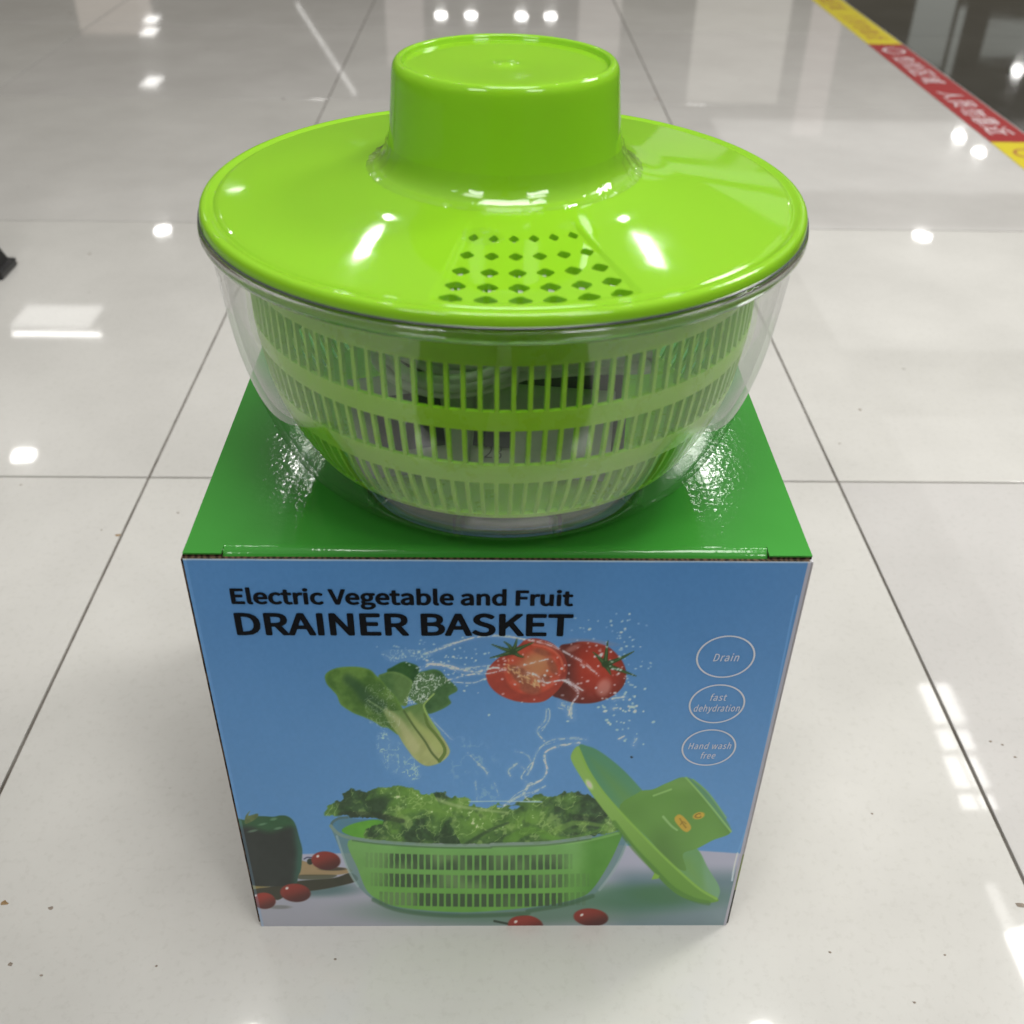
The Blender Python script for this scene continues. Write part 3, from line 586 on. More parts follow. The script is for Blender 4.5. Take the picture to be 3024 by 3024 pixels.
badge(2093, 2207, 79.5, [('Hand wash', (2031.5, 2211), (2158, 2209), 18), ('free', (2068, 2239), (2111, 2238), 18)])

# board shell: raw edge behind the print, sides, back, rounded fold on the right
TH = .0022
link('front_board', box_mesh('front_board', X0-OX-.0009, X0+BW-OX-.0004, YF-OY+.0002, YF-OY+TH, .004, HB-.0005), M_kraft, carton)
def side(name, x0, x1, y0, y1, z1, m_, bev=.0012): return link(name, box_mesh(name, x0, x1, y0, y1, .0004, z1, bev), m_, carton)
M_side = mat('white_side_print', (.60, .58, .62), .42); nt, b = nodes(M_side)
tcn = nt.nodes.new('ShaderNodeTexCoord'); sp = nt.nodes.new('ShaderNodeSeparateXYZ'); nt.links.new(tcn.outputs['Object'], sp.inputs[0])
mp = nt.nodes.new('ShaderNodeMapRange'); mp.inputs[1].default_value = 0; mp.inputs[2].default_value = .25; nt.links.new(sp.outputs['Z'], mp.inputs[0])
rr = ramp(nt, mp.outputs[0], [(0, (.03, .035, .025)), (.12, (.03, .035, .025)), (.125, (.24, .30, .10)), (.24, (.30, .34, .16)), (.245, (.47, .455, .48))]); rr.color_ramp.interpolation = 'CONSTANT'
nt.links.new(rr.outputs[0], b.inputs['Base Color'])
side('right_panel', X0+BW-OX-.0004, X0+BW-OX+.0014, YF-OY+.0006, YF-OY+BD, HB-.0006, M_side)
side('left_panel', X0-OX-.0016, X0-OX+.0012, YF-OY+.0024, YF-OY+BD, HB-.001, M_kraft)
side('back_panel', X0-OX+.001, X0+BW-OX-.001, YF-OY+BD-.0022, YF-OY+BD, HB-.001, M_paper)
link('bottom_panel', box_mesh('bottom_panel', X0-OX, X0+BW-OX, YF-OY+.002, YF-OY+BD-.002, .0003, .003), M_paper, carton)
# closed top flap with a rolled tuck edge, corner notches left and right
def flap_section(n=8):
    y0 = YF-OY+TH+.0006; r = .0052; pts = []
    for i in range(n+1):
        a = math.pi/2*i/n; pts.append((y0+r-r*math.cos(a)*1.0, HT-r+r*math.sin(a)))
    return pts
sec = [(YF-OY+TH+.0007, HT-.016)]+flap_section()
yb = YF-OY+BD-.0015; NXF = 60; NY = 40
xs = np.linspace(X0-OX+.0150, X0+BW-OX-.0170, NXF)
verts = []; faces = []
for (y, z) in sec:
    for x in xs: verts.append((x, y, z))
k = len(sec)
for j in range(k-1):
    for i in range(NXF-1): faces.append((j*NXF+i, j*NXF+i+1, (j+1)*NXF+i+1, (j+1)*NXF+i))
link('tuck_flap', mesh_from('tuck_flap', verts, faces, True), M_green, carton)
verts = []; faces = []
xa = np.linspace(X0-OX-.0004, X0+BW-OX+.0006, NXF); ya = np.linspace(sec[-1][0], yb, NY)
for y in ya:
    for x in xa: verts.append((x, y, HT))
for j in range(NY-1):
    for i in range(NXF-1): faces.append((j*NXF+i, j*NXF+i+1, (j+1)*NXF+i+1, (j+1)*NXF+i))
top_flap = link('top_flap', mesh_from('top_flap', verts, faces, True), M_green, carton)
for x0_, x1_, rgt in ((X0-OX-.0004, X0-OX+.0150, 0), (X0+BW-OX-.0168, X0+BW-OX+.0006, 1)):
    yf_ = YF-OY+.0020
    link('corner_tab', box_mesh('corner_tab', x0_, x1_, yf_, sec[-1][0]-.0001, HT-.0006, HT+.0001), M_green, carton)
    link('board_edge', box_mesh('board_edge', x0_, x1_, yf_+.0003, sec[-1][0], HT-.0034, HT-.0007), M_kraft, carton)

# ------------------------------------------------------------------ salad spinner
CX, CY, ZB = .3006, -.343, HT+.0006
spin = empty('salad_spinner', 'lime green salad spinner with clear bowl standing on the carton', 'salad spinner', (CX, CY, ZB))
def lime(name, base, rough, sss=.0, thru=.22):
    m_ = mat(name, base, rough, .55); nt, b = nodes(m_)
    b.inputs['Subsurface Weight'].default_value = sss; b.inputs['Subsurface Radius'].default_value = (.6, 1.0, .15); b.inputs['Subsurface Scale'].default_value = .003
    bump(nt, b, noise(nt, 55, 2).outputs[0], .06, .0006)
    nf = noise(nt, 38, 6, .7); nt.links.new(ramp(nt, nf.outputs[0], [(.42, (rough*.8,)*3), (.72, (rough*2.6,)*3)]).outputs[0], b.inputs['Roughness'])
    tl = nt.nodes.new('ShaderNodeBsdfTranslucent'); tl.inputs[0].default_value = (base[0]*1.2, min(1, base[1]*1.4), base[2], 1); mx = nt.nodes.new('ShaderNodeMixShader'); mx.inputs[0].default_value = thru
    out = nt.nodes['Material Output']; nt.links.new(b.outputs[0], mx.inputs[1]); nt.links.new(tl.outputs[0], mx.inputs[2]); nt.links.new(mx.outputs[0], out.inputs[0]); return m_
M_lid = lime('glossy_lime_plastic', (.29, .60, .022), .05, .12)
M_bas = lime('lime_basket_plastic', (.42, .83, .04), .28, .15, .10)
# clear wall: straight-through transparency with two-sided Schlick reflection
def clear_mat(name, tint, f0, rough, haze_=0.):
    m_ = bpy.data.materials.new(name); m_.use_nodes = True; nt = m_.node_tree; nt.nodes.clear()
    out = nt.nodes.new('ShaderNodeOutputMaterial'); tr = nt.nodes.new('ShaderNodeBsdfTransparent'); gl = nt.nodes.new('ShaderNodeBsdfGlossy')
    tr.inputs[0].default_value = (*tint, 1); gl.inputs['Roughness'].default_value = rough
    ge = nt.nodes.new('ShaderNodeNewGeometry'); dt = nt.nodes.new('ShaderNodeVectorMath'); dt.operation = 'DOT_PRODUCT'
    nt.links.new(ge.outputs['Normal'], dt.inputs[0]); nt.links.new(ge.outputs['Incoming'], dt.inputs[1])
    ab = nt.nodes.new('ShaderNodeMath'); ab.operation = 'ABSOLUTE'; nt.links.new(dt.outputs['Value'], ab.inputs[0])
    om = nt.nodes.new('ShaderNodeMath'); om.operation = 'SUBTRACT'; om.inputs[0].default_value = 1; nt.links.new(ab.outputs[0], om.inputs[1])
    pw = nt.nodes.new('ShaderNodeMath'); pw.operation = 'POWER'; pw.inputs[1].default_value = 5; nt.links.new(om.outputs[0], pw.inputs[0])
    ma = nt.nodes.new('ShaderNodeMath'); ma.operation = 'MULTIPLY_ADD'; ma.inputs[1].default_value = 1-f0; ma.inputs[2].default_value = f0; nt.links.new(pw.outputs[0], ma.inputs[0])
    mx = nt.nodes.new('ShaderNodeMixShader'); nt.links.new(ma.outputs[0], mx.inputs[0]); nt.links.new(tr.outputs[0], mx.inputs[1]); nt.links.new(gl.outputs[0], mx.inputs[2])
    if haze_:
        df = nt.nodes.new('ShaderNodeBsdfTranslucent'); df.inputs[0].default_value = (.9, .9, .9, 1); m2 = nt.nodes.new('ShaderNodeMixShader'); m2.inputs[0].default_value = haze_
        nt.links.new(mx.outputs[0], m2.inputs[1]); nt.links.new(df.outputs[0], m2.inputs[2]); mx = m2
    nt.links.new(mx.outputs[0], out.inputs[0]); return m_
M_clear = clear_mat('clear_plastic', (.962, .970, .960), .060, .012)
M_film = clear_mat('thin_clear_film', (.99, .99, .99), .05, .05)
M_glass = mat('solid_clear_plastic', (.93, .95, .94), .03, .5, 1.49); nodes(M_glass)[1].inputs['Transmission Weight'].default_value = 1.0

outer = spline([(.0743, .0), (.0770, .0014), (.0836, .0068), (.0903, .0120), (.0966, .0195), (.1013, .0300), (.1063, .0450), (.1115, .0650), (.1146, .0900), (.1162, .1110)], 8)
inner = [(r-.0022, z+.0012) for r, z in outer[::-1]]
bowl_prof = [(0.0, .0006)]+[(.070, .0004)]+[tuple(p) for p in outer]+[(.1162, .1130), (.1140, .1130)]+inner[1:-2]+[(.070, .0030), (0.0, .0030)]
bowl = link('outer_bowl', lathe('outer_bowl', bowl_prof, 224, sharp=1.0), M_clear, spin)
link('bowl_rim', lathe('bowl_rim', [(.1166, .1098), (.1190, .1104), (.1196, .1120), (.1192, .1146), (.1176, .1152), (.1166, .1148)], 224, closed=True), M_glass, bowl)
M_rim_shade = mat('painted_rim_shade', (.055, .066, .064), .2)  # dark ring painted in for the refracted darkness of the clear rim
link('rim_shade_ring', lathe('rim_shade_ring', [(.1150, .1153), (.1186, .1153), (.1190, .1157), (.1188, .1162), (.1150, .1162)], 224, closed=True), M_rim_shade, bowl)
link('foot_ring', lathe('foot_ring', [(.0690, .0034), (.0712, .0034), (.0712, .0100), (.0690, .0100)], 160, closed=True, sharp=.6), M_clear, bowl)
M_frost = clear_mat('frosted_clear_plastic', (.86, .90, .84), .05, .2, .05)
for k in range(12):
    link('foot_rib', box_mesh('foot_rib', .0715, .0795, -.0014, .0014, .0034, .0125), M_glass, bowl, rot=(0, 0, math.radians(-90+16.5+k*30)))
def arc_block(r0, r1, z0, z1, half, n=14):
    v = []; f = []
    for i in range(n+1):
        a = -half+2*half*i/n
        for r, z in ((r0, z0), (r1, z0), (r1+.0015, z1), (r0, z1)): v.append((r*math.cos(a), r*math.sin(a), z))
    for i in range(n):
        for q in range(4): f.append((i*4+q, i*4+(q+1) % 4, i*4+4+(q+1) % 4, i*4+4+q))
    f += [(3, 2, 1, 0), tuple(n*4+q for q in range(4))]
    return mesh_from('foot_block', v, f)
fb = arc_block(.0722, .0776, .0036, .0118, math.radians(13.5)); fb.materials.append(M_frost)
for k in range(6): link('foot_block', fb, None, bowl, rot=(0, 0, math.radians(-90+1.5+k*60)))

# basket
bp = spline([(.0870, .0205), (.0905, .0260), (.0945, .0340), (.0980, .0438), (.1005, .0531), (.1028, .0690), (.1034, .0769), (.1038, .0949), (.1044, .1040), (.1050, .1118)], 6)
def br(z): return float(np.interp(z, bp[:, 1], bp[:, 0]))
BT = .0019
basket = link('basket', lathe('basket', [(0, .0190), (.083, .0190), (.0868, .0200), (br(.0227), .0227), (br(.0227)-BT, .0232), (.0835, .0212), (0, .0208)], 224, sharp=.6), M_bas, spin)
def band(z0, z1, extra=None):
    zs = np.linspace(z0, z1, 6); pr = [(br(z), z) for z in zs]+[(br(z)-BT, z) for z in zs[::-1]]
    return lathe('band', pr, 224, closed=True, sharp=.6)
for z0, z1 in ((.0438, .0531), (.0690, .0769)): link('band', band(z0, z1), M_bas, basket)
zs = np.linspace(.0949, .1095, 7)
link('rim_band', lathe('rim_band', [(br(z), z) for z in zs]+[(.1075, .1102), (.1078, .1112), (.1072, .1118), (.1030, .1118)]+[(br(z)-BT, z) for z in zs[::-1]], 224, closed=True, sharp=.6), M_bas, basket)
NB = 112
def bar_mesh(name, z0, z1, wd):
    v = []; zz = np.linspace(z0-.0003, z1+.0003, 5)
    for z in zz:
        r = br(z); h = wd/2*(r/br(z1))
        v += [(r-.0001, -h*.8, z), (r-.0001, h*.8, z), (r-BT*.9, h, z), (r-BT*.9, -h, z)]
    f = []
    for j in range(4):
        for i in range(4): f.append((j*4+i, j*4+(i+1) % 4, (j+1)*4+(i+1) % 4, (j+1)*4+i))
    f += [(3, 2, 1, 0), tuple(16+i for i in range(4))]
    me_ = mesh_from(name, v, f); me_.materials.append(M_bas); return me_
for z0, z1, wd in ((.0227, .0438, .0018), (.0531, .0690, .0018), (.0769, .0949, .0018)):
    bme = bar_mesh('bar', z0, z1, wd); far_v = []; far_f = []
    for k in range(NB):
        a = 2*math.pi*(k+.5)/NB-math.pi/2; back = abs(k+.5-NB/2) < 6
        if not back: link('bar', bme, None, basket, rot=(0, 0, a))
        else:
            c_, s_ = math.cos(a), math.sin(a); o = len(far_v)
            far_v += [(v.co.x*c_-v.co.y*s_, v.co.x*s_+v.co.y*c_, v.co.z) for v in bme.vertices]; far_f += [tuple(i+o for i in p.vertices) for p in bme.polygons]
    o = link('far_bars', mesh_from('far_bars', far_v, far_f), M_bas, basket); o['kind'] = 'stuff'
# triangular drain holes of the basket floor read as dark facets
M_tri = mat('dark_drain_slot', (.03, .035, .05), .6)
for k in range(28):
    a = 2*math.pi*k/28; r = .074 if k % 2 else .066
    v = [(r+.004, 0, .02095), (r-.003, .0032, .02095), (r-.003, -.0032, .02095)]
    link('drain_slot', mesh_from('drain_slot', v, [(0, 1, 2)]), M_tri, basket, rot=(0, 0, a))

# lid
Z0 = -ZB
def sm(t): t = np.clip(t, 0, 1); return t*t*(3-2*t)
TH0, TH1 = math.radians(-13.2), math.radians(24.0)         # vent sector, measured from the front towards the right
R_IN, R_OUT = .0530, .1105
def lid_z(r, th):
    z = .3752+(.113-r)*.118+ .0016*sm((.068-r)/.014)**1.0*0
    z = z+.0014*np.clip((.068-r)/.015, 0, 1)**2
    s = sm((th-TH0)/.035)*sm((TH1-th)/.035)*sm((r-.0560)/.012)*sm((.1115-r)/.004)
    return z-.0012*s
hr = [.0672, .0790, .0897, .0990, .1068]; ha = [math.radians(v) for v in (-9.63, -3.6, 2.31, 8.23, 14.24, 20.3)]
hw = [.0021, .0029, .0036, .0042, .0047]; hl = [.0027, .0030, .0032, .0033, .0034]
holes = []
for i, r in enumerate(hr):
    for th in ha:
        P = []; q = [(0, -hl[i]), (hw[i], 0), (0, hl[i]), (-hw[i], 0)]
        for a_ in range(4):
            p0, p1, p2 = np.array(q[a_-1]), np.array(q[a_]), np.array(q[(a_+1) % 4])
            for t in (.25, .12):
                if t == .25: P.append(p1+(p0-p1)*.22)
            P.append(p1+(p0-p1)*.08+(p2-p1)*.08); P.append(p1+(p2-p1)*.22)
        holes.append([(r+b_, th+a_/r) for a_, b_ in P])
NA = 256
def pol(r, th): return (r*math.sin(th), -r*math.cos(th))      # th=0 towards the viewer
pts = []; edges = []
rings = np.linspace(R_IN, R_OUT, 34)
for r in (R_IN, R_OUT):
    s = len(pts); pts += [pol(r, 2*math.pi*i/NA) for i in range(NA)]; edges += [(s+i, s+(i+1) % NA) for i in range(NA)]
hp = [np.array([pol(r, t) for r, t in h]) for h in holes]
for h in hp:
    s = len(pts); n = len(h); pts += [tuple(p) for p in h]; edges += [(s+i, s+(i+1) % n) for i in range(n)]
gx = []
for r in rings[1:-1]:
    for i in range(NA): gx.append(pol(r, 2*math.pi*i/NA))
for r in np.linspace(.060, .110, 60):                        # denser inside the vent sector
    for th in np.linspace(math.radians(-15), math.radians(26), 62): gx.append(pol(r, th+.0007))
gx = np.array(gx); keep = np.ones(len(gx), bool)
for h in hp:
    c_ = h.mean(0); near = np.hypot(*(gx-c_).T) < .0072
    if near.any(): sd = poly_sd(h, gx[near, 0], gx[near, 1]); ii = np.where(near)[0]; keep[ii[sd < .0004]] = False
pts += [tuple(p) for p in gx[keep]]
ov, oe, of, *_ = delaunay_2d_cdt([Vector(p) for p in pts], edges, [], 0, 1e-6)
V2 = np.array([v[:] for v in ov]); Fc = [tuple(f) for f in of]
cen = np.array([V2[list(f)].mean(0) for f in Fc]); rc = np.hypot(*cen.T); ok = (rc > R_IN*.9995) & (rc < R_OUT*1.0005)
for h in hp:
    near = np.hypot(*(cen-h.mean(0)).T) < .008
    if near.any(): ii = np.where(near)[0]; sd = poly_sd(h, cen[near, 0], cen[near, 1]); ok[ii[sd < 0]] = False
Fc = [f for f, k_ in zip(Fc, ok) if k_]
def topo(xy):
    r = np.hypot(xy[:, 0], xy[:, 1]); th = np.arctan2(xy[:, 0], -xy[:, 1]); return lid_z(r, th)
def nrm(xy):
    e_ = 2e-4; dx = (topo(xy+[e_, 0])-topo(xy-[e_, 0]))/(2*e_); dy = (topo(xy+[0, e_])-topo(xy-[0, e_]))/(2*e_)
    n_ = np.stack([-dx, -dy, np.ones_like(dx)], -1); return n_/np.linalg.norm(n_, axis=1)[:, None]
Vt = np.column_stack([V2, topo(V2)+Z0]); Nt = nrm(V2); n0 = len(V2)
verts = list(map(tuple, Vt)); norms = list(map(tuple, Nt)); faces = [f for f in Fc]
LT = .0024
verts += [tuple(v-np.array([0, 0, LT])) for v in Vt]; norms += [tuple(-v) for v in Nt]; faces += [tuple(i+n0 for i in f[::-1]) for f in Fc]
for h in hp:                                                  # walls of the vent holes
    n = len(h); zt = topo(h)+Z0; cz = h.mean(0)
    for i in range(n):
        j = (i+1) % n; s = len(verts); mid = (h[i]+h[j])/2-cz; d_ = h[j]-h[i]; nn = np.array([d_[1], -d_[0]]); nn = -nn*np.sign(nn@mid)/np.linalg.norm(nn)
        verts += [(h[i][0], h[i][1], zt[i]), (h[j][0], h[j][1], zt[j]), (h[j][0], h[j][1], zt[j]-LT), (h[i][0], h[i][1], zt[i]-LT)]
        norms += [(nn[0], nn[1], 0)]*4; left = np.array([-d_[1], d_[0]]); faces.append((s, s+1, s+2, s+3) if left@nn > 0 else (s+3, s+2, s+1, s))
me = mesh_from('lid', verts, faces, True); me.normals_split_custom_set_from_vertices(norms)
lid = link('lid', me, M_lid, spin)
def lathe_n(name, prof, n, nrm_first=None, nrm_last=None):
    """lathe with start angle towards the viewer, custom normals so that it runs smoothly into the lid plate"""
    prof = np.array(prof); t = np.gradient(prof, axis=0); nn = np.stack([-t[:, 1], t[:, 0]], -1); nn /= np.linalg.norm(nn, axis=1)[:, None]
    if nrm_first is not None: nn[0] = nrm_first
    if nrm_last is not None: nn[-1] = nrm_last
    verts = []; norms = []; faces = []
    for (r, z), (a_, b_) in zip(prof, nn):
        for i in range(n):
            th = 2*math.pi*i/n; verts.append((r*math.sin(th), -r*math.cos(th), z)); norms.append((a_*math.sin(th), -a_*math.cos(th), b_))
    for j in range(len(prof)-1):
        for i in range(n):
            i2 = (i+1) % n; faces.append((j*n+i, (j+1)*n+i, (j+1)*n+i2, j*n+i2))
    me = mesh_from(name, verts, faces, True)
    # orient faces along the normals
    p = me.polygons[len(me.polygons)//2]; nv = Vector(norms[p.vertices[0]])
    if p.normal.dot(nv) < 0: me.flip_normals()
    me.normals_split_custom_set_from_vertices(norms); return me
zr = float(lid_z(np.array(R_OUT), np.array(2.5)))
def resample(pts, per=6): return spline(pts, per)
n_o = (.118/math.hypot(1, .118), 1/math.hypot(1, .118))
rimp = resample([(R_OUT, zr), (.1118, zr-.0004), (.1128, zr-.0009), (.1140, zr-.0006), (.1154, zr-.0001), (.1170, zr-.0004), (.1180, zr-.0016), (.1184, zr-.0040), (.1182, zr-.0062), (.1172, zr-.0070), (.1150, zr-.0072), (.1120, zr-.0072)], 5)
link('lid_rim', lathe_n('lid_rim', [(r, z+Z0) for r, z in rimp[::1]], NA, n_o), M_lid, lid)
zi = float(lid_z(np.array(R_IN), np.array(2.5))); e_ = 1e-4
sl = (float(lid_z(np.array(R_IN+e_), np.array(2.5)))-zi)/e_; n_i = (-sl/math.hypot(1, sl), 1/math.hypot(1, sl))
kp = resample([(R_IN, zi), (.0512, zi-sl*.0018+.0003), (.0490, zi+.0014), (.0472, zi+.0034), (.0459, zi+.0062), (.0450, zi+.0105), (.0441, .4020), (.0432, .4120), (.0427, .4178), (.0422, .4208), (.0411, .4226), (.0398, .4231), (.0387, .4227), (.0380, .4213), (.0370, .4209), (.0300, .4212), (.0150, .4207), (.0080, .4205), (.0040, .4207), (.0018, .4213), (.0003, .4214)], 6)
# the profile runs inwards: flip so that the normals face out and up
def lathe_in(name, prof, n, first):
    prof = np.array(prof); t = np.gradient(prof, axis=0); nn = np.stack([t[:, 1], -t[:, 0]], -1); nn /= np.linalg.norm(nn, axis=1)[:, None]; nn[0] = first
    verts = []; norms = []; faces = []
    for (r, z), (a_, b_) in zip(prof, nn):
        for i in range(n):
            th = 2*math.pi*i/n; verts.append((r*math.sin(th), -r*math.cos(th), z)); norms.append((a_*math.sin(th), -a_*math.cos(th), b_))
    for j in range(len(prof)-1):
        for i in range(n):
            i2 = (i+1) % n; faces.append((j*n+i, j*n+i2, (j+1)*n+i2, (j+1)*n+i))
    me = mesh_from(name, verts, faces, True); me.normals_split_custom_set_from_vertices(norms); return me
link('knob', lathe_in('knob', [(r, z+Z0) for r, z in kp], NA, n_i), M_lid, lid)

# clinging wrap: a wrinkled collar at the foot of the knob and a blister over the first vents
def film_collar():
    v = []; f = []; n = 180; prof = [(.0458, zi+.0105), (.0466, zi+.0075), (.0480, zi+.0046), (.0500, zi+.0024), (.0524, zi+.0011), (.0540, zi+.0004)]
    for j, (r, z) in enumerate(prof):
        for i in range(n):
            a = 2*math.pi*i/n; w_ = .00022*math.sin(a*37+j)*math.sin(a*5+1)+.00016*math.sin(a*61+j*2); k_ = .3+.7*(abs(math.sin(a*1.0)) > .2)
            rr_ = r+w_*k_; v.append((rr_*math.sin(a), -rr_*math.cos(a), z+Z0+w_*.6))
    for j in range(len(prof)-1):
        for i in range(n): f.append((j*n+i, j*n+(i+1) % n, (j+1)*n+(i+1) % n, (j+1)*n+i))
    return mesh_from('film_collar', v, f, True)
link('film_collar', film_collar(), M_film, lid)
v = []; f = []; nx, ny = 26, 20
for j in range(ny):
    for i in range(nx):
        a_, b_ = (i/(nx-1)-.5)*2, (j/(ny-1)-.5)*2; r = .0672+b_*.0052; th = math.radians(-7.0)+a_*.0075/.067
        e2 = max(0, 1-a_*a_-b_*b_); h_ = .0004+.0011*e2**.6*(.75+.35*math.sin(a_*5+1)*math.cos(b_*4)); x, y = pol(r, th); v.append((x, y, float(lid_z(np.array(r), np.array(th)))+Z0+h_))
for j in range(ny-1):
    for i in range(nx-1):
        a_, b_ = ((i+.5)/(nx-1)-.5)*2, ((j+.5)/(ny-1)-.5)*2
        if a_*a_+b_*b_ < .97: f.append((j*nx+i, j*nx+i+1, (j+1)*nx+i+1, (j+1)*nx+i))
link('film_blister', mesh_from('film_blister', v, f, True), M_film, lid)

# ------------------------------------------------------------------ things inside the basket
M_sheet = mat('green_shaded_paper', (.40, .44, .36), .6); M_blk = mat('dark_grey_print', (.05, .055, .06), .5)  # white paper, with the basket's dim green light mixed into its colour
M_cable = mat('green_shaded_cable', (.50, .56, .44), .4); M_pouch = mat('dark_pouch', (.06, .085, .045), .45)  # white cable greyed and greened the same way for the dim interior
ZF = ZB+.0216
def sheet(name, w, h, nx=14, ny=10, amp=.002, seed=1):
    r = np.random.default_rng(seed); ph = r.random(4)*6; v = []; f = []
    for j in range(ny):
        for i in range(nx):
            x, y = w*(i/(nx-1)-.5), h*(j/(ny-1)); v.append((x, y, amp*(math.sin(x*60+ph[0])+math.sin(y*70+ph[1]+x*40))))
    for j in range(ny-1):
        for i in range(nx-1): f.append((j*nx+i, j*nx+i+1, (j+1)*nx+i+1, (j+1)*nx+i))
    me_ = mesh_from(name, v, f, True)
    bm_ = bmesh.new(); bm_.from_mesh(me_); bmesh.ops.solidify(bm_, geom=bm_.faces[:], thickness=.0006); bm_.to_mesh(me_); bm_.free(); return me_
def leaflet(label, loc, rot, w, h, blocks, seed, group=None):
    e_ = empty('leaflet', label, 'leaflet', loc, rot, group)
    link('page', sheet('page', w, h, amp=.0006, seed=seed), M_sheet, e_)
    for (x0, x1, y0, y1) in blocks: link('printed_block', box_mesh('printed_block', x0, x1, y0, y1, .0013, .0018), M_blk, e_)
    return e_
lf = leaflet('white instruction leaflet with dark printed square inside the basket', (CX-.030, CY-.062, ZF+.003), (math.radians(62), 0, math.radians(14)), .058, .040, [(-.020, .008, .010, .032)], 3)
lettering('lettering', '0', lambda a, b_: (-.010+a, .020+b_, .0021), .004, .006, M_sheet, lf)
lf2 = leaflet('pale folded leaflet numbered 23 lying inside the basket', (CX+.014, CY-.066, ZF+.004), (math.radians(55), 0, math.radians(-8)), .056, .036, [(-.027, -.012, .010, .0165)], 5)
lettering('lettering', '23', lambda a, b_: (-.022+a, .0055+b_, .0014), .007, .005, M_blk, lf2)
def tri_wave(): pass
pouch = empty('accessory_pouch', 'dark grey accessory pouch with ruler ticks behind the cable', 'pouch', (CX+.006, CY-.046, ZF+.002), (math.radians(78), 0, math.radians(-4)))
link('pouch_body', box_mesh('pouch_body', -.050, .044, 0, .064, -.004, .004, .003), M_pouch, pouch)
for k in range(22): link('tick_mark', box_mesh('tick_mark', -.045+k*.0026, -.0443+k*.0026, .050-(k*.0007), .056-(k*.0007), .0041, .0044), M_sheet, pouch)
t = np.linspace(0, 2*math.pi*3, 150)
cp = np.stack([CX+.004+(.050+.0022*np.sin(t*1.3))*np.cos(t)*1.0, CY-.073+(.012+.002*np.cos(t*.7))*np.sin(t)*np.cos(t)*1.4+.012*np.cos(t)**2, ZF+.055+.0032*np.sin(t*.8)+.007*np.sin(t)*np.sin(2*t)], -1)
cable = link('usb_cable', tube('usb_cable', cp, .0021, 10), M_cable); cable['label'] = 'white charging cable coiled behind the basket bars'; cable['category'] = 'cable'
tie = link('cable_tie', tube('cable_tie', [(CX+.004, CY-.073+.006*math.cos(a), ZF+.055+.0085*math.sin(a)) for a in np.linspace(0, 2*math.pi, 20)], .0012, 8), M_cable)
tie['label'] = 'short white twist tie around the middle of the cable'; tie['category'] = 'tie'

# ------------------------------------------------------------------ black foot at the picture's edge
M_blkp = mat('black_plastic', (.008, .008, .009), .35)
stand = empty('stand_leg', 'slanted black leg of a display stand on the white tiles', 'stand leg', (-.308, .43, 0))
v = []; f = []
for t_, w_ in ((0, .030), (.15, .027), (1, .022)):
    x = -.33*t_-.000; y = .06*t_; z = .62*t_
    v += [(x-w_, y-w_*.7, z), (x+w_, y-w_*.7, z), (x+w_, y+w_*.7, z), (x-w_, y+w_*.7, z)]
for j in range(2):
    for i in range(4): f.append((j*4+i, j*4+(i+1) % 4, (j+1)*4+(i+1) % 4, (j+1)*4+i))
f += [(3, 2, 1, 0), (8, 9, 10, 11)]
lm_ = mesh_from('leg', v, f); bm_ = bmesh.new(); bm_.from_mesh(lm_); bmesh.ops.bevel(bm_, geom=bm_.edges[:], offset=.003, segments=2, affect='EDGES'); bm_.to_mesh(lm_); bm_.free()
link('leg', lm_, M_blkp, stand); link('foot_pad', box_mesh('foot_pad', -.032, .031, -.024, .024, .0002, .010, .002), M_blkp, stand)

# ------------------------------------------------------------------ the picture-taker, mirrored in the bowl and the knob
M_cloth = mat('dark_clothes', (.020, .020, .024), .8, .2); M_skin = mat('skin', (.42, .26, .18), .5); M_hair = mat('black_hair', (.01, .009, .008), .5)
person = empty('person', 'person in dark clothes kneeling in front of the carton holding a phone', 'person', (.30, -1.14, 0))
joints = {'pel': (.30, -1.02, .26, .170, .105), 'spi': (.30, -1.04, .46, .170, .095), 'che': (.30, -.98, .70, .180, .10), 'nec': (.30, -.93, .86, .052, .052), 'hd0': (.30, -.91, .93, .070, .080), 'hd1': (.30, -.88, 1.03, .078, .095), 'hd2': (.30, -.89, 1.11, .050, .06)}
for sgn, t_ in ((-1, 'l'), (1, 'r')):
    X_ = .30
    joints.update({'hip'+t_: (X_+sgn*.10, -.97, .22, .12, .11), 'kne'+t_: (X_+sgn*.125, -.635, .095, .105, .085), 'cal'+t_: (X_+sgn*.09, -.80, .060, .052, .052), 'ank'+t_: (X_+sgn*.09, -1.06, .045, .036, .036), 'toe'+t_: (X_+sgn*.09, -1.14, .034, .032, .032),
                   'sho'+t_: (X_+sgn*.18, -.97, .79, .060, .060), 'elb'+t_: (X_+sgn*.23, -.93, .57, .042, .042), 'wri'+t_: (X_+sgn*.10, -.845, .535, .027, .027), 'han'+t_: (X_+sgn*.055, -.815, .515, .026, .018)})
bones = [('pel', 'spi'), ('spi', 'che'), ('che', 'nec'), ('nec', 'hd0'), ('hd0', 'hd1'), ('hd1', 'hd2')]
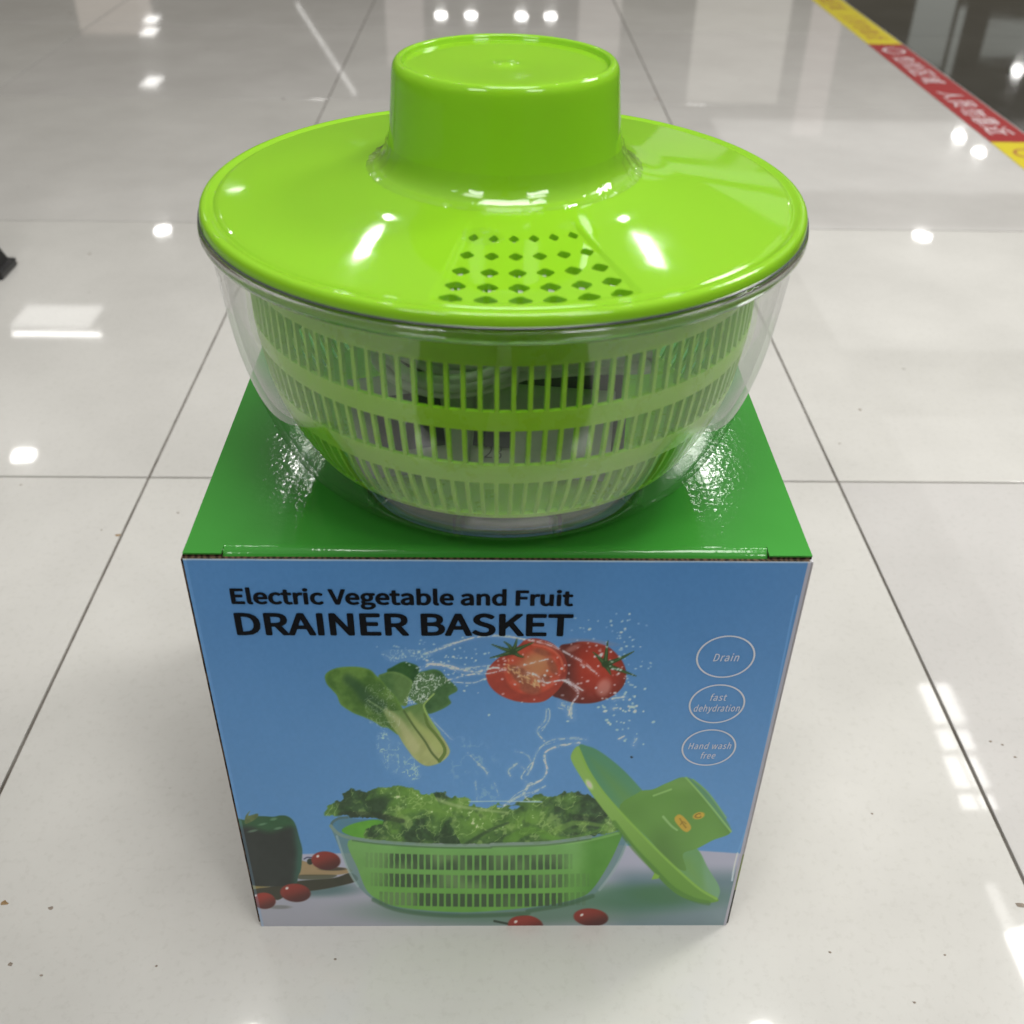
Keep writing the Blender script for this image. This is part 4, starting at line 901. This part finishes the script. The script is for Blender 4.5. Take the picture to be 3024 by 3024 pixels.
for t_ in 'lr': bones += [('pel', 'hip'+t_), ('hip'+t_, 'kne'+t_), ('kne'+t_, 'cal'+t_), ('cal'+t_, 'ank'+t_), ('ank'+t_, 'toe'+t_), ('che', 'sho'+t_), ('sho'+t_, 'elb'+t_), ('elb'+t_, 'wri'+t_), ('wri'+t_, 'han'+t_)]
names = list(joints); pm = bpy.data.meshes.new('body')
pm.from_pydata([(joints[k][0]-.30, joints[k][1]+1.14, joints[k][2]) for k in names], [(names.index(a), names.index(b_)) for a, b_ in bones], [])
body = link('body', pm, M_cloth, person); md = body.modifiers.new('skin', 'SKIN')
for i, k in enumerate(names): pm.skin_vertices[0].data[i].radius = joints[k][3:5]; pm.skin_vertices[0].data[i].use_root = (k == 'pel')
md.use_smooth_shade = True; body.modifiers.new('sub', 'SUBSURF').render_levels = 2
for t_, sgn in (('l', -1), ('r', 1)):
    for q, (dx, ln) in enumerate(((0, .055), (.016, .060), (.032, .056), (.046, .046))):
        hx, hy, hz = joints['han'+t_][:3]
        fp = [(hx-.30-sgn*.01, hy+1.14, hz+.022-dx), (hx-.30-sgn*(.01+ln*.55), hy+1.14+.012, hz+.022-dx), (hx-.30-sgn*(.012+ln*.75), hy+1.14+.020, hz+.020-dx)]
        link('finger', tube('finger', spline(fp, 4), .008, 8), M_skin, person)
    hx, hy, hz = joints['han'+t_][:3]
    link('thumb', tube('thumb', spline([(hx-.30, hy+1.14-.005, hz+.01), (hx-.30-sgn*.022, hy+1.14-.004, hz+.030), (hx-.30-sgn*.040, hy+1.14+.002, hz+.034)], 4), .0095, 8), M_skin, person)
hair = lathe('hair', [(.0, .105), (.05, .095), (.085, .06), (.098, .0), (.094, -.05), (.082, -.075), (.078, -.07), (.0, .07)], 32)
link('hair', hair, M_hair, person, (0, .245, 1.035), (math.radians(-12), 0, 0))
M_phone = mat('black_phone', (.01, .01, .011), .15)
phone = link('phone', box_mesh('phone', -.037, .037, -.074, .074, -.004, .004, .003), M_phone)
phone.matrix_world = cam.matrix_world @ Matrix.Translation((0, -.05, .022))
phone['label'] = 'black phone held up in front of the carton'; phone['category'] = 'phone'
